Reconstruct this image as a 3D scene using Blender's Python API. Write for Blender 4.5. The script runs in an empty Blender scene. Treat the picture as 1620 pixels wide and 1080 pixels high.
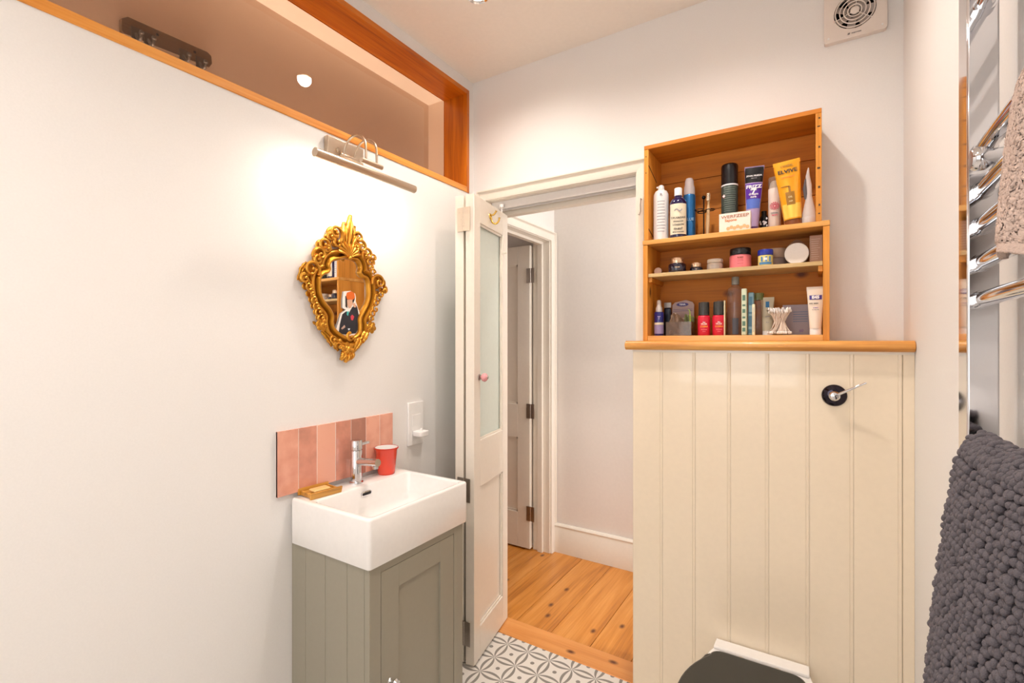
import bpy, bmesh, math, random
from math import sin, cos, pi, radians, atan2, sqrt
from mathutils import Vector, Matrix
random.seed(7)
S = bpy.context.scene
COL = S.collection
# ------------------------------------------------------------------ camera
cam_d = bpy.data.cameras.new('camera')
cam_d.sensor_width = 36.0
cam_d.lens = 36.0*762/1620
cam_d.clip_start = 0.02
cam = bpy.data.objects.new('camera', cam_d)
COL.objects.link(cam)
cam.location = (0, 0, 1.37)
cam.rotation_euler = (radians(90), 0, math.atan(480/762))
S.camera = cam
# ------------------------------------------------------------------ world, light, exposure
w = bpy.data.worlds.new('world'); S.world = w
w.use_nodes = True
bg = w.node_tree.nodes['Background']
bg.inputs[0].default_value = (0.80, 0.88, 1.0, 1)
bg.inputs[1].default_value = 1.0
S.view_settings.view_transform = 'Standard'
S.view_settings.look = 'None'
S.view_settings.gamma = 1.0
S.view_settings.use_curve_mapping = False
S.view_settings.exposure = 0.19
WARM = (1.0, 0.915, 0.845)
DAY = (0.88, 0.94, 1.0)
SPOT_W = 34.0
PICTURE_W = 1.2

def light(name, kind, loc, power, color, rot=(0, 0, 0), **kw):
    d = bpy.data.lights.new(name, kind)
    d.energy = power; d.color = color
    for k, v in kw.items(): setattr(d, k, v)
    o = bpy.data.objects.new(name, d); COL.objects.link(o)
    o.location = loc; o.rotation_euler = rot
    return o
# daylight through the bathroom window behind the camera and the hall window at the hall's right end
light('daylight_bathroom', 'AREA', (-0.62, -1.27, 1.55), 9, (1.0, 0.985, 0.96), (radians(-90), 0, pi), shape='RECTANGLE', size=1.0, size_y=1.15)
light('daylight_hall', 'AREA', (1.52, 2.45, 1.75), 30, (0.93, 0.96, 1.0), (0, radians(90), 0), shape='RECTANGLE', size=1.1, size_y=0.6)
light('closet_fill_light', 'AREA', (-1.705, .6, .4), 62, WARM, (pi, 0, 0), shape='RECTANGLE', size=.16, size_y=2.4)  # fill light added to brighten the closet, has no fixture
light('side_room_fill_light', 'AREA', (-2.2, 1.30, 1.6), 3, WARM, (radians(90), 0, 0), shape='RECTANGLE', size=.5, size_y=0.9)  # unseen fill light added in the closed side room, has no fixture

# ------------------------------------------------------------------ materials
def lin(h):
    h = h.lstrip('#'); r = []
    for i in (0, 2, 4):
        v = int(h[i:i+2], 16)/255
        r.append(v/12.92 if v <= .04045 else ((v+.055)/1.055)**2.4)
    return (*r, 1)
MC = {}
def M(name, color='#cccccc', rough=.5, metal=0., trans=0., emit=0., bump=0., bscale=60., coat=0., alpha=1., spec=.5):
    if name in MC: return MC[name]
    m = bpy.data.materials.new(name); m.use_nodes = True
    nt = m.node_tree; p = nt.nodes['Principled BSDF']
    c = lin(color)
    p.inputs['Base Color'].default_value = c
    p.inputs['Roughness'].default_value = rough
    p.inputs['Metallic'].default_value = metal
    p.inputs['Transmission Weight'].default_value = trans
    p.inputs['Coat Weight'].default_value = coat
    p.inputs['Alpha'].default_value = alpha
    p.inputs['Specular IOR Level'].default_value = spec
    if emit:
        p.inputs['Emission Color'].default_value = c
        p.inputs['Emission Strength'].default_value = emit
    tc = nt.nodes.new('ShaderNodeTexCoord')
    n = nt.nodes.new('ShaderNodeTexNoise'); n.inputs['Scale'].default_value = bscale
    nt.links.new(tc.outputs['Object'], n.inputs['Vector'])
    if not metal:
        # a whisper of tone variation so that nothing is perfectly flat
        hs = nt.nodes.new('ShaderNodeHueSaturation'); hs.inputs['Color'].default_value = c
        mr = nt.nodes.new('ShaderNodeMapRange'); mr.inputs['To Min'].default_value = .97; mr.inputs['To Max'].default_value = 1.03
        nt.links.new(n.outputs['Fac'], mr.inputs['Value']); nt.links.new(mr.outputs[0], hs.inputs['Value'])
        nt.links.new(hs.outputs[0], p.inputs['Base Color'])
    if bump:
        b = nt.nodes.new('ShaderNodeBump'); b.inputs['Strength'].default_value = bump
        b.inputs['Distance'].default_value = .002
        nt.links.new(n.outputs['Fac'], b.inputs['Height']); nt.links.new(b.outputs[0], p.inputs['Normal'])
    MC[name] = m
    return m

def clear(name, tint='#ffffff', rough=.03, amount=1.0, haze=0.0, hcol='#dddddd'):
    """thin clear plastic or glass: transparent with a Fresnel reflection"""
    if name in MC: return MC[name]
    m = bpy.data.materials.new(name); m.use_nodes = True
    nt = m.node_tree; nt.nodes.clear()
    out = nt.nodes.new('ShaderNodeOutputMaterial')
    t = nt.nodes.new('ShaderNodeBsdfTransparent'); t.inputs[0].default_value = lin(tint)
    g = nt.nodes.new('ShaderNodeBsdfGlossy'); g.inputs['Roughness'].default_value = rough
    f = nt.nodes.new('ShaderNodeFresnel'); f.inputs[0].default_value = 1.5
    mx = nt.nodes.new('ShaderNodeMixShader')
    ge = nt.nodes.new('ShaderNodeNewGeometry'); sb = nt.nodes.new('ShaderNodeMath'); sb.operation = 'SUBTRACT'; sb.inputs[0].default_value = 1
    nt.links.new(ge.outputs['Backfacing'], sb.inputs[1])
    mu = nt.nodes.new('ShaderNodeMath'); mu.operation = 'MULTIPLY'; nt.links.new(f.outputs[0], mu.inputs[0]); nt.links.new(sb.outputs[0], mu.inputs[1])
    nt.links.new(mu.outputs[0], mx.inputs[0])
    if haze:
        d = nt.nodes.new('ShaderNodeBsdfDiffuse'); d.inputs[0].default_value = lin(hcol)
        m2 = nt.nodes.new('ShaderNodeMixShader'); m2.inputs[0].default_value = haze
        nt.links.new(t.outputs[0], m2.inputs[1]); nt.links.new(d.outputs[0], m2.inputs[2])
        nt.links.new(m2.outputs[0], mx.inputs[1])
    else:
        nt.links.new(t.outputs[0], mx.inputs[1])
    nt.links.new(g.outputs[0], mx.inputs[2]); nt.links.new(mx.outputs[0], out.inputs[0])
    MC[name] = m
    return m

def wood(name, light_c, mid_c, dark_c, axis='X', rough=.35, knots=.5, grain=1.0, coat=.2, plane='XZ', contrast=1.0):
    if name in MC: return MC[name]
    m = bpy.data.materials.new(name); m.use_nodes = True
    nt = m.node_tree; N = nt.nodes; L = nt.links; p = N['Principled BSDF']
    tc = N.new('ShaderNodeTexCoord'); oi = N.new('ShaderNodeObjectInfo')
    ml = N.new('ShaderNodeMath'); ml.operation = 'MULTIPLY'; ml.inputs[1].default_value = 13.7
    L.new(oi.outputs['Random'], ml.inputs[0])
    ad = N.new('ShaderNodeVectorMath'); ad.operation = 'ADD'
    L.new(tc.outputs['Object'], ad.inputs[0]); L.new(ml.outputs[0], ad.inputs[1])
    def mapped(across, along):
        mp = N.new('ShaderNodeMapping')
        mp.inputs['Scale'].default_value = [along if a == axis else across for a in 'XYZ']
        L.new(ad.outputs[0], mp.inputs['Vector']); return mp
    g1 = N.new('ShaderNodeTexNoise'); g1.inputs['Scale'].default_value = 1; g1.inputs['Detail'].default_value = 4; g1.inputs['Distortion'].default_value = .6
    L.new(mapped(22*grain, 1.6*grain).outputs[0], g1.inputs['Vector'])
    g2 = N.new('ShaderNodeTexNoise'); g2.inputs['Scale'].default_value = 1; g2.inputs['Detail'].default_value = 6
    L.new(mapped(150*grain, 5*grain).outputs[0], g2.inputs['Vector'])
    mixn = N.new('ShaderNodeMath'); mixn.operation = 'MULTIPLY_ADD'; mixn.inputs[1].default_value = .35
    L.new(g2.outputs['Fac'], mixn.inputs[0])
    sc = N.new('ShaderNodeMath'); sc.operation = 'MULTIPLY'; sc.inputs[1].default_value = .65
    L.new(g1.outputs['Fac'], sc.inputs[0]); L.new(sc.outputs[0], mixn.inputs[2])
    r = N.new('ShaderNodeValToRGB')
    e = r.color_ramp.elements
    e[0].position = .50-.14/contrast; e[0].color = lin(dark_c); e[1].position = .50+.12/contrast; e[1].color = lin(light_c)
    k = e.new(.48); k.color = lin(mid_c)
    L.new(mixn.outputs[0], r.inputs[0])
    col = r.outputs[0]
    if knots:
        vo = N.new('ShaderNodeTexVoronoi'); vo.inputs['Scale'].default_value = 1; vo.voronoi_dimensions = '2D'
        sp = N.new('ShaderNodeSeparateXYZ'); cb = N.new('ShaderNodeCombineXYZ')
        L.new(mapped(7, 4.2).outputs[0], sp.inputs[0]); L.new(sp.outputs[plane[0]], cb.inputs[0]); L.new(sp.outputs[plane[1]], cb.inputs[1])
        L.new(cb.outputs[0], vo.inputs['Vector'])
        a = N.new('ShaderNodeMapRange'); a.inputs['From Min'].default_value = .03; a.inputs['From Max'].default_value = .11
        a.inputs['To Min'].default_value = 1; a.inputs['To Max'].default_value = 0
        L.new(vo.outputs['Distance'], a.inputs['Value'])
        s = N.new('ShaderNodeSeparateColor'); L.new(vo.outputs['Color'], s.inputs[0])
        gt = N.new('ShaderNodeMath'); gt.operation = 'GREATER_THAN'; gt.inputs[1].default_value = 1-knots*.5
        L.new(s.outputs[0], gt.inputs[0])
        mu = N.new('ShaderNodeMath'); mu.operation = 'MULTIPLY'; L.new(a.outputs[0], mu.inputs[0]); L.new(gt.outputs[0], mu.inputs[1])
        mx = N.new('ShaderNodeMix'); mx.data_type = 'RGBA'; mx.inputs['B'].default_value = lin('#6b3410')
        L.new(mu.outputs[0], mx.inputs['Factor']); L.new(col, mx.inputs['A']); col = mx.outputs['Result']
    L.new(col, p.inputs['Base Color'])
    p.inputs['Roughness'].default_value = rough; p.inputs['Coat Weight'].default_value = coat
    b = N.new('ShaderNodeBump'); b.inputs['Strength'].default_value = .12; b.inputs['Distance'].default_value = .001
    L.new(g2.outputs['Fac'], b.inputs['Height']); L.new(b.outputs[0], p.inputs['Normal'])
    MC[name] = m
    return m

WALL = M('wall_paint', '#ece9e6', .6, bump=.05, bscale=220)
CEIL = M('ceiling_paint', '#f3eadf', .7)
CREAM = M('cream_gloss_paint', '#efe6d8', .28, coat=.3)
BOARDP = M('cream_board_paint', '#efdfc6', .22, coat=.4)
HALLP = M('hall_wall_paint', '#eee7e0', .6)
GREY = M('grey_green_paint', '#9a9484', .4)
CERAM = M('white_ceramic', '#f4f1ee', .08, coat=.6)
WHITEP = M('white_plastic', '#f0edea', .3)
CHROME = M('chrome', '#d9d9dc', .06, 1)
SATIN = M('satin_nickel', '#cdbba6', .32, 1)
STEEL = M('worn_steel', '#aaa198', .35, 1)
BRASS = M('brass', '#e2bd62', .2, 1)
BLACKP = M('black_plastic', '#17161a', .25)
TAUPE = M('dark_lid', '#2b2a26', .35)

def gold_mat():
    m = M('recess_shaded_gold', '#e0a02c', .33, .92)
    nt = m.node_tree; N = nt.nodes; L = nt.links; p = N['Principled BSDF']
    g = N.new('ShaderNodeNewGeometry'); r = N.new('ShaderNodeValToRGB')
    e = r.color_ramp.elements; e[0].position = .42; e[0].color = lin('#4a2a06'); e[1].position = .58; e[1].color = lin('#dca040')  # shade in the ornament's recesses is put into the gold colour
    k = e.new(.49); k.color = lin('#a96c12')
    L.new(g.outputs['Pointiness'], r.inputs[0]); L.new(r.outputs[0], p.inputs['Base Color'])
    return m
GOLD = gold_mat()

def tile_glaze():
    m = M('pink_zellige_glaze', '#e0a090', .18, coat=.5)
    nt = m.node_tree; N = nt.nodes; L = nt.links; p = N['Principled BSDF']
    oi = N.new('ShaderNodeObjectInfo'); r = N.new('ShaderNodeValToRGB')
    e = r.color_ramp.elements; e[0].position = .3; e[0].color = lin('#b27c6a'); e[1].position = .8; e[1].color = lin('#edae96')
    k = e.new(.55); k.color = lin('#d9947e')
    n = N.new('ShaderNodeTexNoise'); n.inputs['Scale'].default_value = 22; n.inputs['Detail'].default_value = 3
    tc = N.new('ShaderNodeTexCoord'); L.new(tc.outputs['Object'], n.inputs['Vector'])
    a = N.new('ShaderNodeMath'); a.operation = 'MULTIPLY_ADD'; a.inputs[1].default_value = .5; L.new(n.outputs['Fac'], a.inputs[0])
    b = N.new('ShaderNodeMath'); b.operation = 'MULTIPLY_ADD'; b.inputs[1].default_value = 1.0; b.inputs[2].default_value = -.25
    L.new(oi.outputs['Alpha'], b.inputs[0]); L.new(b.outputs[0], a.inputs[2]); L.new(a.outputs[0], r.inputs[0])
    L.new(r.outputs[0], p.inputs['Base Color'])
    bp = N.new('ShaderNodeBump'); bp.inputs['Strength'].default_value = .25; bp.inputs['Distance'].default_value = .003
    L.new(n.outputs['Fac'], bp.inputs['Height']); L.new(bp.outputs[0], p.inputs['Normal'])
    return m
GLAZE = tile_glaze()

def vinyl():
    """printed petal pattern, period about 106 mm"""
    m = bpy.data.materials.new('patterned_floor'); m.use_nodes = True
    nt = m.node_tree; N = nt.nodes; L = nt.links; p = N['Principled BSDF']
    g = N.new('ShaderNodeNewGeometry'); s = N.new('ShaderNodeSeparateXYZ'); L.new(g.outputs['Position'], s.inputs[0])
    def mth(op, a, b=None, c=None):
        n = N.new('ShaderNodeMath'); n.operation = op
        for i, v in enumerate((a, b, c)):
            if v is None: continue
            if isinstance(v, (int, float)): n.inputs[i].default_value = v
            else: L.new(v, n.inputs[i])
        return n.outputs[0]
    def cell(o, off):
        a = mth('ADD', o, off); a = mth('DIVIDE', a, .106); a = mth('FLOORED_MODULO', a, 1.0)
        return mth('SUBTRACT', a, .5)
    ax, ay = cell(s.outputs[0], 1.18), cell(s.outputs[1], -1.836)
    bx, by = mth('ABSOLUTE', ax), mth('ABSOLUTE', ay)
    u, v = mth('MAXIMUM', bx, by), mth('MINIMUM', bx, by)
    v2 = mth('MULTIPLY', v, v)
    def dist(c):
        a = mth('SUBTRACT', c, u); return mth('SQRT', mth('ADD', mth('MULTIPLY', a, a), v2))
    inl = mth('LESS_THAN', dist(1.0), .697)
    out = mth('GREATER_THAN', dist(1.80), 1.381)
    gr = mth('MULTIPLY', inl, out)
    dot = mth('LESS_THAN', mth('SQRT', mth('ADD', mth('MULTIPLY', ax, ax), mth('MULTIPLY', ay, ay))), .085)
    f = mth('MAXIMUM', gr, dot)
    mx = N.new('ShaderNodeMix'); mx.data_type = 'RGBA'
    mx.inputs['A'].default_value = lin('#eee9e2'); mx.inputs['B'].default_value = lin('#8f8a83')
    L.new(f, mx.inputs['Factor']); L.new(mx.outputs['Result'], p.inputs['Base Color'])
    p.inputs['Roughness'].default_value = .4
    return m
VINYL = vinyl()

PINE_X = wood('varnished_pine_x', '#eab060', '#dc9a48', '#bd7830', 'X', knots=.2)
PINE_Z = wood('varnished_pine_z', '#e6a858', '#d89442', '#b8722c', 'Z', knots=.2)
CRATE_X = wood('crate_pine_x', '#d8861f', '#c57412', '#9c5608', 'X', .6, knots=.25, contrast=.6, coat=0)
CRATE_Z = wood('crate_pine_z', '#eaa244', '#dc8f2e', '#b87018', 'Z', .45, knots=.15, contrast=.7, plane='YZ', coat=0)
PALEW = wood('pale_shelf_wood', '#dcc08c', '#cdac74', '#b8945c', 'X', .5, knots=0)
ORANGE_Y = wood('orange_varnish_y', '#d77a14', '#c46408', '#9a4604', 'Y', .35, knots=.5, plane='XY', contrast=.8)
ORANGE_Z = wood('orange_varnish_z', '#dd8018', '#c86a0a', '#a04c04', 'Z', .35, knots=.5, contrast=.8)
SILLW = wood('sill_varnish', '#eda34c', '#e08f34', '#c06c1c', 'Y', .35, knots=.2)
FLOOR_Y = wood('pine_floor_y', '#e39c4e', '#d18632', '#a8601c', 'Y', .35, knots=.6, grain=.8, plane='XY', contrast=.75)
FLOOR_X = wood('pine_floor_x', '#f0ac66', '#e69a50', '#cc8038', 'X', .35, knots=.9, grain=.8, plane='XY', contrast=.5)
DARKW = wood('dark_rack_wood', '#8a7158', '#7a624c', '#66503c', 'Y', .5, knots=0)
SOAPW = wood('oiled_dish_wood', '#d9a045', '#c4862a', '#9b621a', 'Y', .4, knots=0)
BAMBOO = M('bamboo', '#d9b384', .5)

# ------------------------------------------------------------------ mesh helpers
class MB:
    def __init__(s): s.v = []; s.f = []; s.mi = []
    def add(s, vs, fs):
        o = len(s.v); s.v += [tuple(p) for p in vs]; s.f += [tuple(i+o for i in f) for f in fs]; return s
    def box(s, x0, x1, y0, y1, z0, z1):
        if x0 > x1: x0, x1 = x1, x0
        if y0 > y1: y0, y1 = y1, y0
        vs = [(x, y, z) for x in (x0, x1) for y in (y0, y1) for z in (z0, z1)]
        return s.add(vs, [(0, 1, 3, 2), (4, 6, 7, 5), (0, 4, 5, 1), (2, 3, 7, 6), (0, 2, 6, 4), (1, 5, 7, 3)])
    def rbox(s, c, dx, dy, dz, rot):
        """box centred at c, turned by the matrix rot"""
        vs = [Vector(c)+rot @ Vector((x, y, z)) for x in (-dx, dx) for y in (-dy, dy) for z in (-dz, dz)]
        return s.add(vs, [(0, 1, 3, 2), (4, 6, 7, 5), (0, 4, 5, 1), (2, 3, 7, 6), (0, 2, 6, 4), (1, 5, 7, 3)])
    def lathe(s, prof, c=(0, 0, 0), n=32, axis='Z', sx=1., sy=1., a0=0., a1=2*pi, cap=True):
        full = abs(a1-a0-2*pi) < 1e-6
        k = n if full else n+1
        vs = []
        for r, z in prof:
            for i in range(k):
                a = a0+(a1-a0)*i/n
                p = (r*cos(a)*sx, r*sin(a)*sy, z)
                if axis == 'X': p = (p[2], p[0], p[1])
                elif axis == 'Y': p = (p[1], p[2], p[0])
                vs.append((p[0]+c[0], p[1]+c[1], p[2]+c[2]))
        fs = []
        for j in range(len(prof)-1):
            for i in range(n):
                a, b = j*k+i, j*k+(i+1) % k
                fs.append((a, b, b+k, a+k))
        if cap and full:
            if prof[0][0] > 1e-6: fs.append(tuple(range(k))[::-1])
            if prof[-1][0] > 1e-6: fs.append(tuple((len(prof)-1)*k+i for i in range(k)))
        return s.add(vs, fs)
    def tube(s, pts, r, n=10, cap=True, flat=1.0):
        pts = [Vector(p) for p in pts]
        rr = r if isinstance(r, (list, tuple)) else [r]*len(pts)
        up = None; vs = []
        for i, p in enumerate(pts):
            d = (pts[min(i+1, len(pts)-1)]-pts[max(i-1, 0)]).normalized()
            if up is None:
                up = Vector((0, 0, 1)) if abs(d.z) < .9 else Vector((1, 0, 0))
            a = (up-d*up.dot(d)).normalized(); b = d.cross(a); up = a
            for k in range(n):
                t = 2*pi*k/n
                vs.append(p+(a*cos(t)+b*sin(t)*flat)*rr[i])
        fs = [(i*n+k, i*n+(k+1) % n, (i+1)*n+(k+1) % n, (i+1)*n+k) for i in range(len(pts)-1) for k in range(n)]
        if cap:
            fs.append(tuple(range(n))[::-1]); fs.append(tuple((len(pts)-1)*n+k for k in range(n)))
        return s.add(vs, fs)
    def prism(s, poly, a, b, plane='YZ'):
        """extrude a 2D polygon between a and b along the plane's normal"""
        def P(p, h):
            return {'YZ': (h, p[0], p[1]), 'XZ': (p[0], h, p[1]), 'XY': (p[0], p[1], h)}[plane]
        n = len(poly)
        vs = [P(p, a) for p in poly]+[P(p, b) for p in poly]
        fs = [tuple(range(n))[::-1], tuple(range(n, 2*n))]+[(i, (i+1) % n, n+(i+1) % n, n+i) for i in range(n)]
        return s.add(vs, fs)
    def grid(s, fn, nu, nv):
        vs = [fn(i/nu, j/nv) for i in range(nu+1) for j in range(nv+1)]
        fs = [(i*(nv+1)+j, (i+1)*(nv+1)+j, (i+1)*(nv+1)+j+1, i*(nv+1)+j+1) for i in range(nu) for j in range(nv)]
        return s.add(vs, fs)
    def ball(s, c, r, n=10, sx=1, sy=1, sz=1):
        prof = [(max(1e-5, r*sin(pi*i/n)), -r*cos(pi*i/n)) for i in range(n+1)]
        o = len(s.v); s.lathe(prof, (0, 0, 0), n*2, cap=False)
        for i in range(o, len(s.v)):
            v = s.v[i]; s.v[i] = (v[0]*sx+c[0], v[1]*sy+c[1], v[2]*sz+c[2])
        return s
    def build(s, name, mat, parent=None, bevel=0., smooth=True, seg=2, kind=None, local=False, ang=40):
        me = bpy.data.meshes.new(name)
        off = Vector((0, 0, 0))
        if parent is not None and not local:
            q = parent
            while q is not None: off += q.location; q = q.parent
        me.from_pydata([tuple(Vector(p)-off) for p in s.v], [], s.f)
        bm = bmesh.new(); bm.from_mesh(me); bmesh.ops.recalc_face_normals(bm, faces=bm.faces); bm.to_mesh(me); bm.free()
        me.materials.append(mat)
        if smooth:
            me.shade_smooth(); me.set_sharp_from_angle(angle=radians(ang))
        o = bpy.data.objects.new(name, me); COL.objects.link(o)
        if parent is not None: o.parent = parent
        if bevel:
            b = o.modifiers.new('bevel', 'BEVEL'); b.width = bevel; b.segments = seg; b.limit_method = 'ANGLE'; b.angle_limit = radians(50)
            b.harden_normals = False
        if kind: o['kind'] = kind
        return o
def box(name, mat, parent, *d, bevel=0., **k): return MB().box(*d).build(name, mat, parent, bevel=bevel, **k)

def thing(name, label, cat, loc=(0, 0, 0), group=None, rotz=0.):
    o = bpy.data.objects.new(name, None); COL.objects.link(o); o.empty_display_size = .05
    o.location = loc; o.rotation_euler = (0, 0, rotz)
    o['label'] = label; o['category'] = cat
    if group: o['group'] = group
    return o
def tag(o, label, cat, group=None):
    o['label'] = label; o['category'] = cat
    if group: o['group'] = group
    return o
def text(txt, size, mat, parent, loc, rotz=0., name='lettering', tilt=90., sxy=(1, 1), bold=0.0002, face=None):
    cu = bpy.data.curves.new('t', 'FONT'); cu.body = txt; cu.size = size; cu.align_x = 'CENTER'; cu.align_y = 'CENTER'
    cu.extrude = .00015; cu.offset = bold; cu.resolution_u = 3
    t = bpy.data.objects.new('t', cu); COL.objects.link(t)
    dg = bpy.context.evaluated_depsgraph_get()
    me = bpy.data.meshes.new_from_object(t.evaluated_get(dg))
    bpy.data.objects.remove(t); bpy.data.curves.remove(cu)
    R = Matrix.Rotation(rotz, 4, 'Z') @ Matrix.Rotation(radians(tilt), 4, 'X')
    if face is not None: R = face
    off = Vector((0, 0, 0)); q = parent
    while q is not None: off += q.location; q = q.parent
    me.transform(Matrix.Translation(Vector(loc)-off) @ R @ Matrix.Diagonal((sxy[0], sxy[1], 1, 1)))
    me.materials.clear(); me.materials.append(mat); me.name = name
    o = bpy.data.objects.new(name, me); COL.objects.link(o); o.parent = parent
    return o
def smooth_loop(pts, sub=5, closed=True):
    out = []; n = len(pts)
    rng = range(n) if closed else range(n-1)
    for i in rng:
        g = (lambda k: Vector(pts[k % n])) if closed else (lambda k: Vector(pts[min(max(k, 0), n-1)]))
        p0, p1, p2, p3 = g(i-1), g(i), g(i+1), g(i+2)
        for k in range(sub):
            t = k/sub
            out.append(.5*((2*p1)+(-p0+p2)*t+(2*p0-5*p1+4*p2-p3)*t*t+(-p0+3*p1-3*p2+p3)*t**3))
    if not closed: out.append(Vector(pts[-1]))
    return out

# ------------------------------------------------------------------ room shell
XL, XR, YB, ZC, YF = -1.46, 0.236, 1.95, 2.67, -1.30
def struct(o): o['kind'] = 'structure'; return o
fl = struct(MB().box(-1.80, .40, -1.45, 1.90, -.10, 0).build('floor', VINYL))
struct(MB().box(-2.9, 1.75, -1.45, 3.05, ZC, ZC+.1).build('ceiling', CEIL))
# left wall with the high glazed opening
struct(MB().box(-1.60, XL, YF, 2.04, 0, 2.107).box(-1.60, XL, YF, 2.04, 2.617, ZC).box(-1.60, XL, 1.915, 2.04, 2.107, 2.617)
       .box(-1.60, XL, YF, -.92, 2.107, 2.617).build('wall_left', WALL))
struct(MB().box(XR, XR+.12, YF, 2.07, 0, ZC).build('wall_right', WALL))
# back wall with the doorway
DX0, DX1, DZ = -1.385, -.610, 2.075
struct(MB().box(XL, DX0, YB, 2.07, 0, ZC).box(DX1, XR, YB, 2.07, 0, ZC).box(DX0, DX1, YB, 2.07, DZ, ZC).build('wall_back', WALL))
struct(MB().box(XR+.12, 1.72, YB, 2.07, 0, ZC).build('wall_hall_front', HALLP))
# wall behind the camera, with a window
struct(MB().box(-1.6, -1.16, YF-.12, YF, 0, ZC).box(-.08, XR+.12, YF-.12, YF, 0, ZC).box(-1.16, -.08, YF-.12, YF, 0, .92)
       .box(-1.16, -.08, YF-.12, YF, 2.18, ZC).build('wall_rear', WALL))
w2 = struct(MB().box(-1.16, -1.11, YF-.09, YF-.04, .92, 2.18).box(-.13, -.08, YF-.09, YF-.04, .92, 2.18).box(-1.11, -.13, YF-.09, YF-.04, .92, .97)
            .box(-1.11, -.13, YF-.09, YF-.04, 2.13, 2.18).box(-1.11, -.13, YF-.09, YF-.04, 1.53, 1.57).build('window_2', CREAM))
box('window_pane', clear('window_glass'), w2, -1.11, -.13, YF-.07, YF-.064, .97, 2.13)
# narrow closet behind the left wall, seen through the high glass
struct(MB().box(-1.92, -1.804, YF, 2.04, 0, ZC).box(-1.804, -1.60, 2.0, 2.04, 0, ZC).box(-1.804, -1.60, YF-.06, YF, 0, ZC).build('wall_closet', M('closet_paint', '#ead8c8', .7)))
# hall
struct(MB().box(-1.575, -1.455, 2.07, 2.09, 0, ZC).box(-1.575, -1.455, 2.775, 2.83, 0, ZC).box(-1.575, -1.455, 2.09, 2.775, 2.03, ZC)
       .build('wall_hall_left', HALLP))
struct(MB().box(-2.9, 1.72, 2.83, 2.95, 0, ZC).build('wall_hall_back', HALLP))
struct(MB().box(1.60, 1.72, 2.07, 2.83, 0, ZC).build('wall_hall_right', HALLP))
SIDE = M('side_room_paint', '#b79a84', .7)
struct(MB().box(-2.9, -2.8, 1.0, 2.83, 0, ZC).box(-2.8, -1.93, 1.0, 1.1, 0, ZC).box(-1.93, -1.92, 1.0, 2.04, 0, ZC).build('wall_side_room', SIDE))
# hall floor: pine boards running away from the bathroom
fh = struct(MB().box(-2.8, 1.60, 1.0, 2.83, -.12, -.022).build('floor_hall', M('floor_gap', '#3a2212', .8)))
edges = [-1.83, -1.63, -1.44, -1.245, -1.055, -.857, -.668, -.48, -.29, -.10, .09, .28]
for a, b in zip(edges, edges[1:]):
    y0 = 2.015 if b > -1.455 else 2.06
    o = MB().box(a+.0012, b-.0012, y0, 2.829, -.022, random.uniform(-.0006, .0006)).build('floorboard', FLOOR_Y, fh, bevel=.0015)
MB().box(.2812, 1.60, 2.07, 2.829, -.022, 0).box(-2.8, -1.8312, 1.1, 2.829, -.022, 0).build('floorboard', FLOOR_Y, fh, bevel=.001)
th = struct(MB().box(-1.384, -.612, 1.889, 2.0135, -.02, .003).build('trim_1', FLOOR_X, bevel=.003)); th['label'] = 'pine threshold board across the doorway'
# hall skirting
prof = [(2.829, .0), (2.805, 0), (2.805, .150), (2.811, .158), (2.811, .166), (2.808, .172), (2.812, .180), (2.822, .185), (2.829, .185)]
m = MB(); m.prism([(p[0], p[1]) for p in prof], -1.455, 1.60, 'YZ'); struct(m.build('baseboard_hall', CREAM))
struct(MB().prism([(XL, 0), (XL+.018, 0), (XL+.018, .12), (XL+.010, .135), (XL, .14)], 1.40, 1.945, 'XZ').build('baseboard_left', CREAM))

# ------------------------------------------------------------------ high internal window (window_1)
w1 = struct(MB().box(-1.606, XL+.004, -.90, 1.895, 2.107, 2.135).build('window_1', SILLW, bevel=.002))
MB().box(-1.606, XL+.003, -.90, 1.895, 2.595, 2.617).build('window_head', ORANGE_Y, w1, bevel=.0015)
MB().box(-1.606, XL+.003, 1.895, 1.915, 2.107, 2.617).build('window_jamb', ORANGE_Z, w1, bevel=.0015)
MB().box(-1.606, XL+.003, -.92, -.90, 2.107, 2.617).build('window_jamb', ORANGE_Z, w1)
box('window_pane', clear('smoky_glass', '#e6dacf', .01), w1, -1.605, -1.599, -.90, 1.895, 2.135, 2.595)
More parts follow.
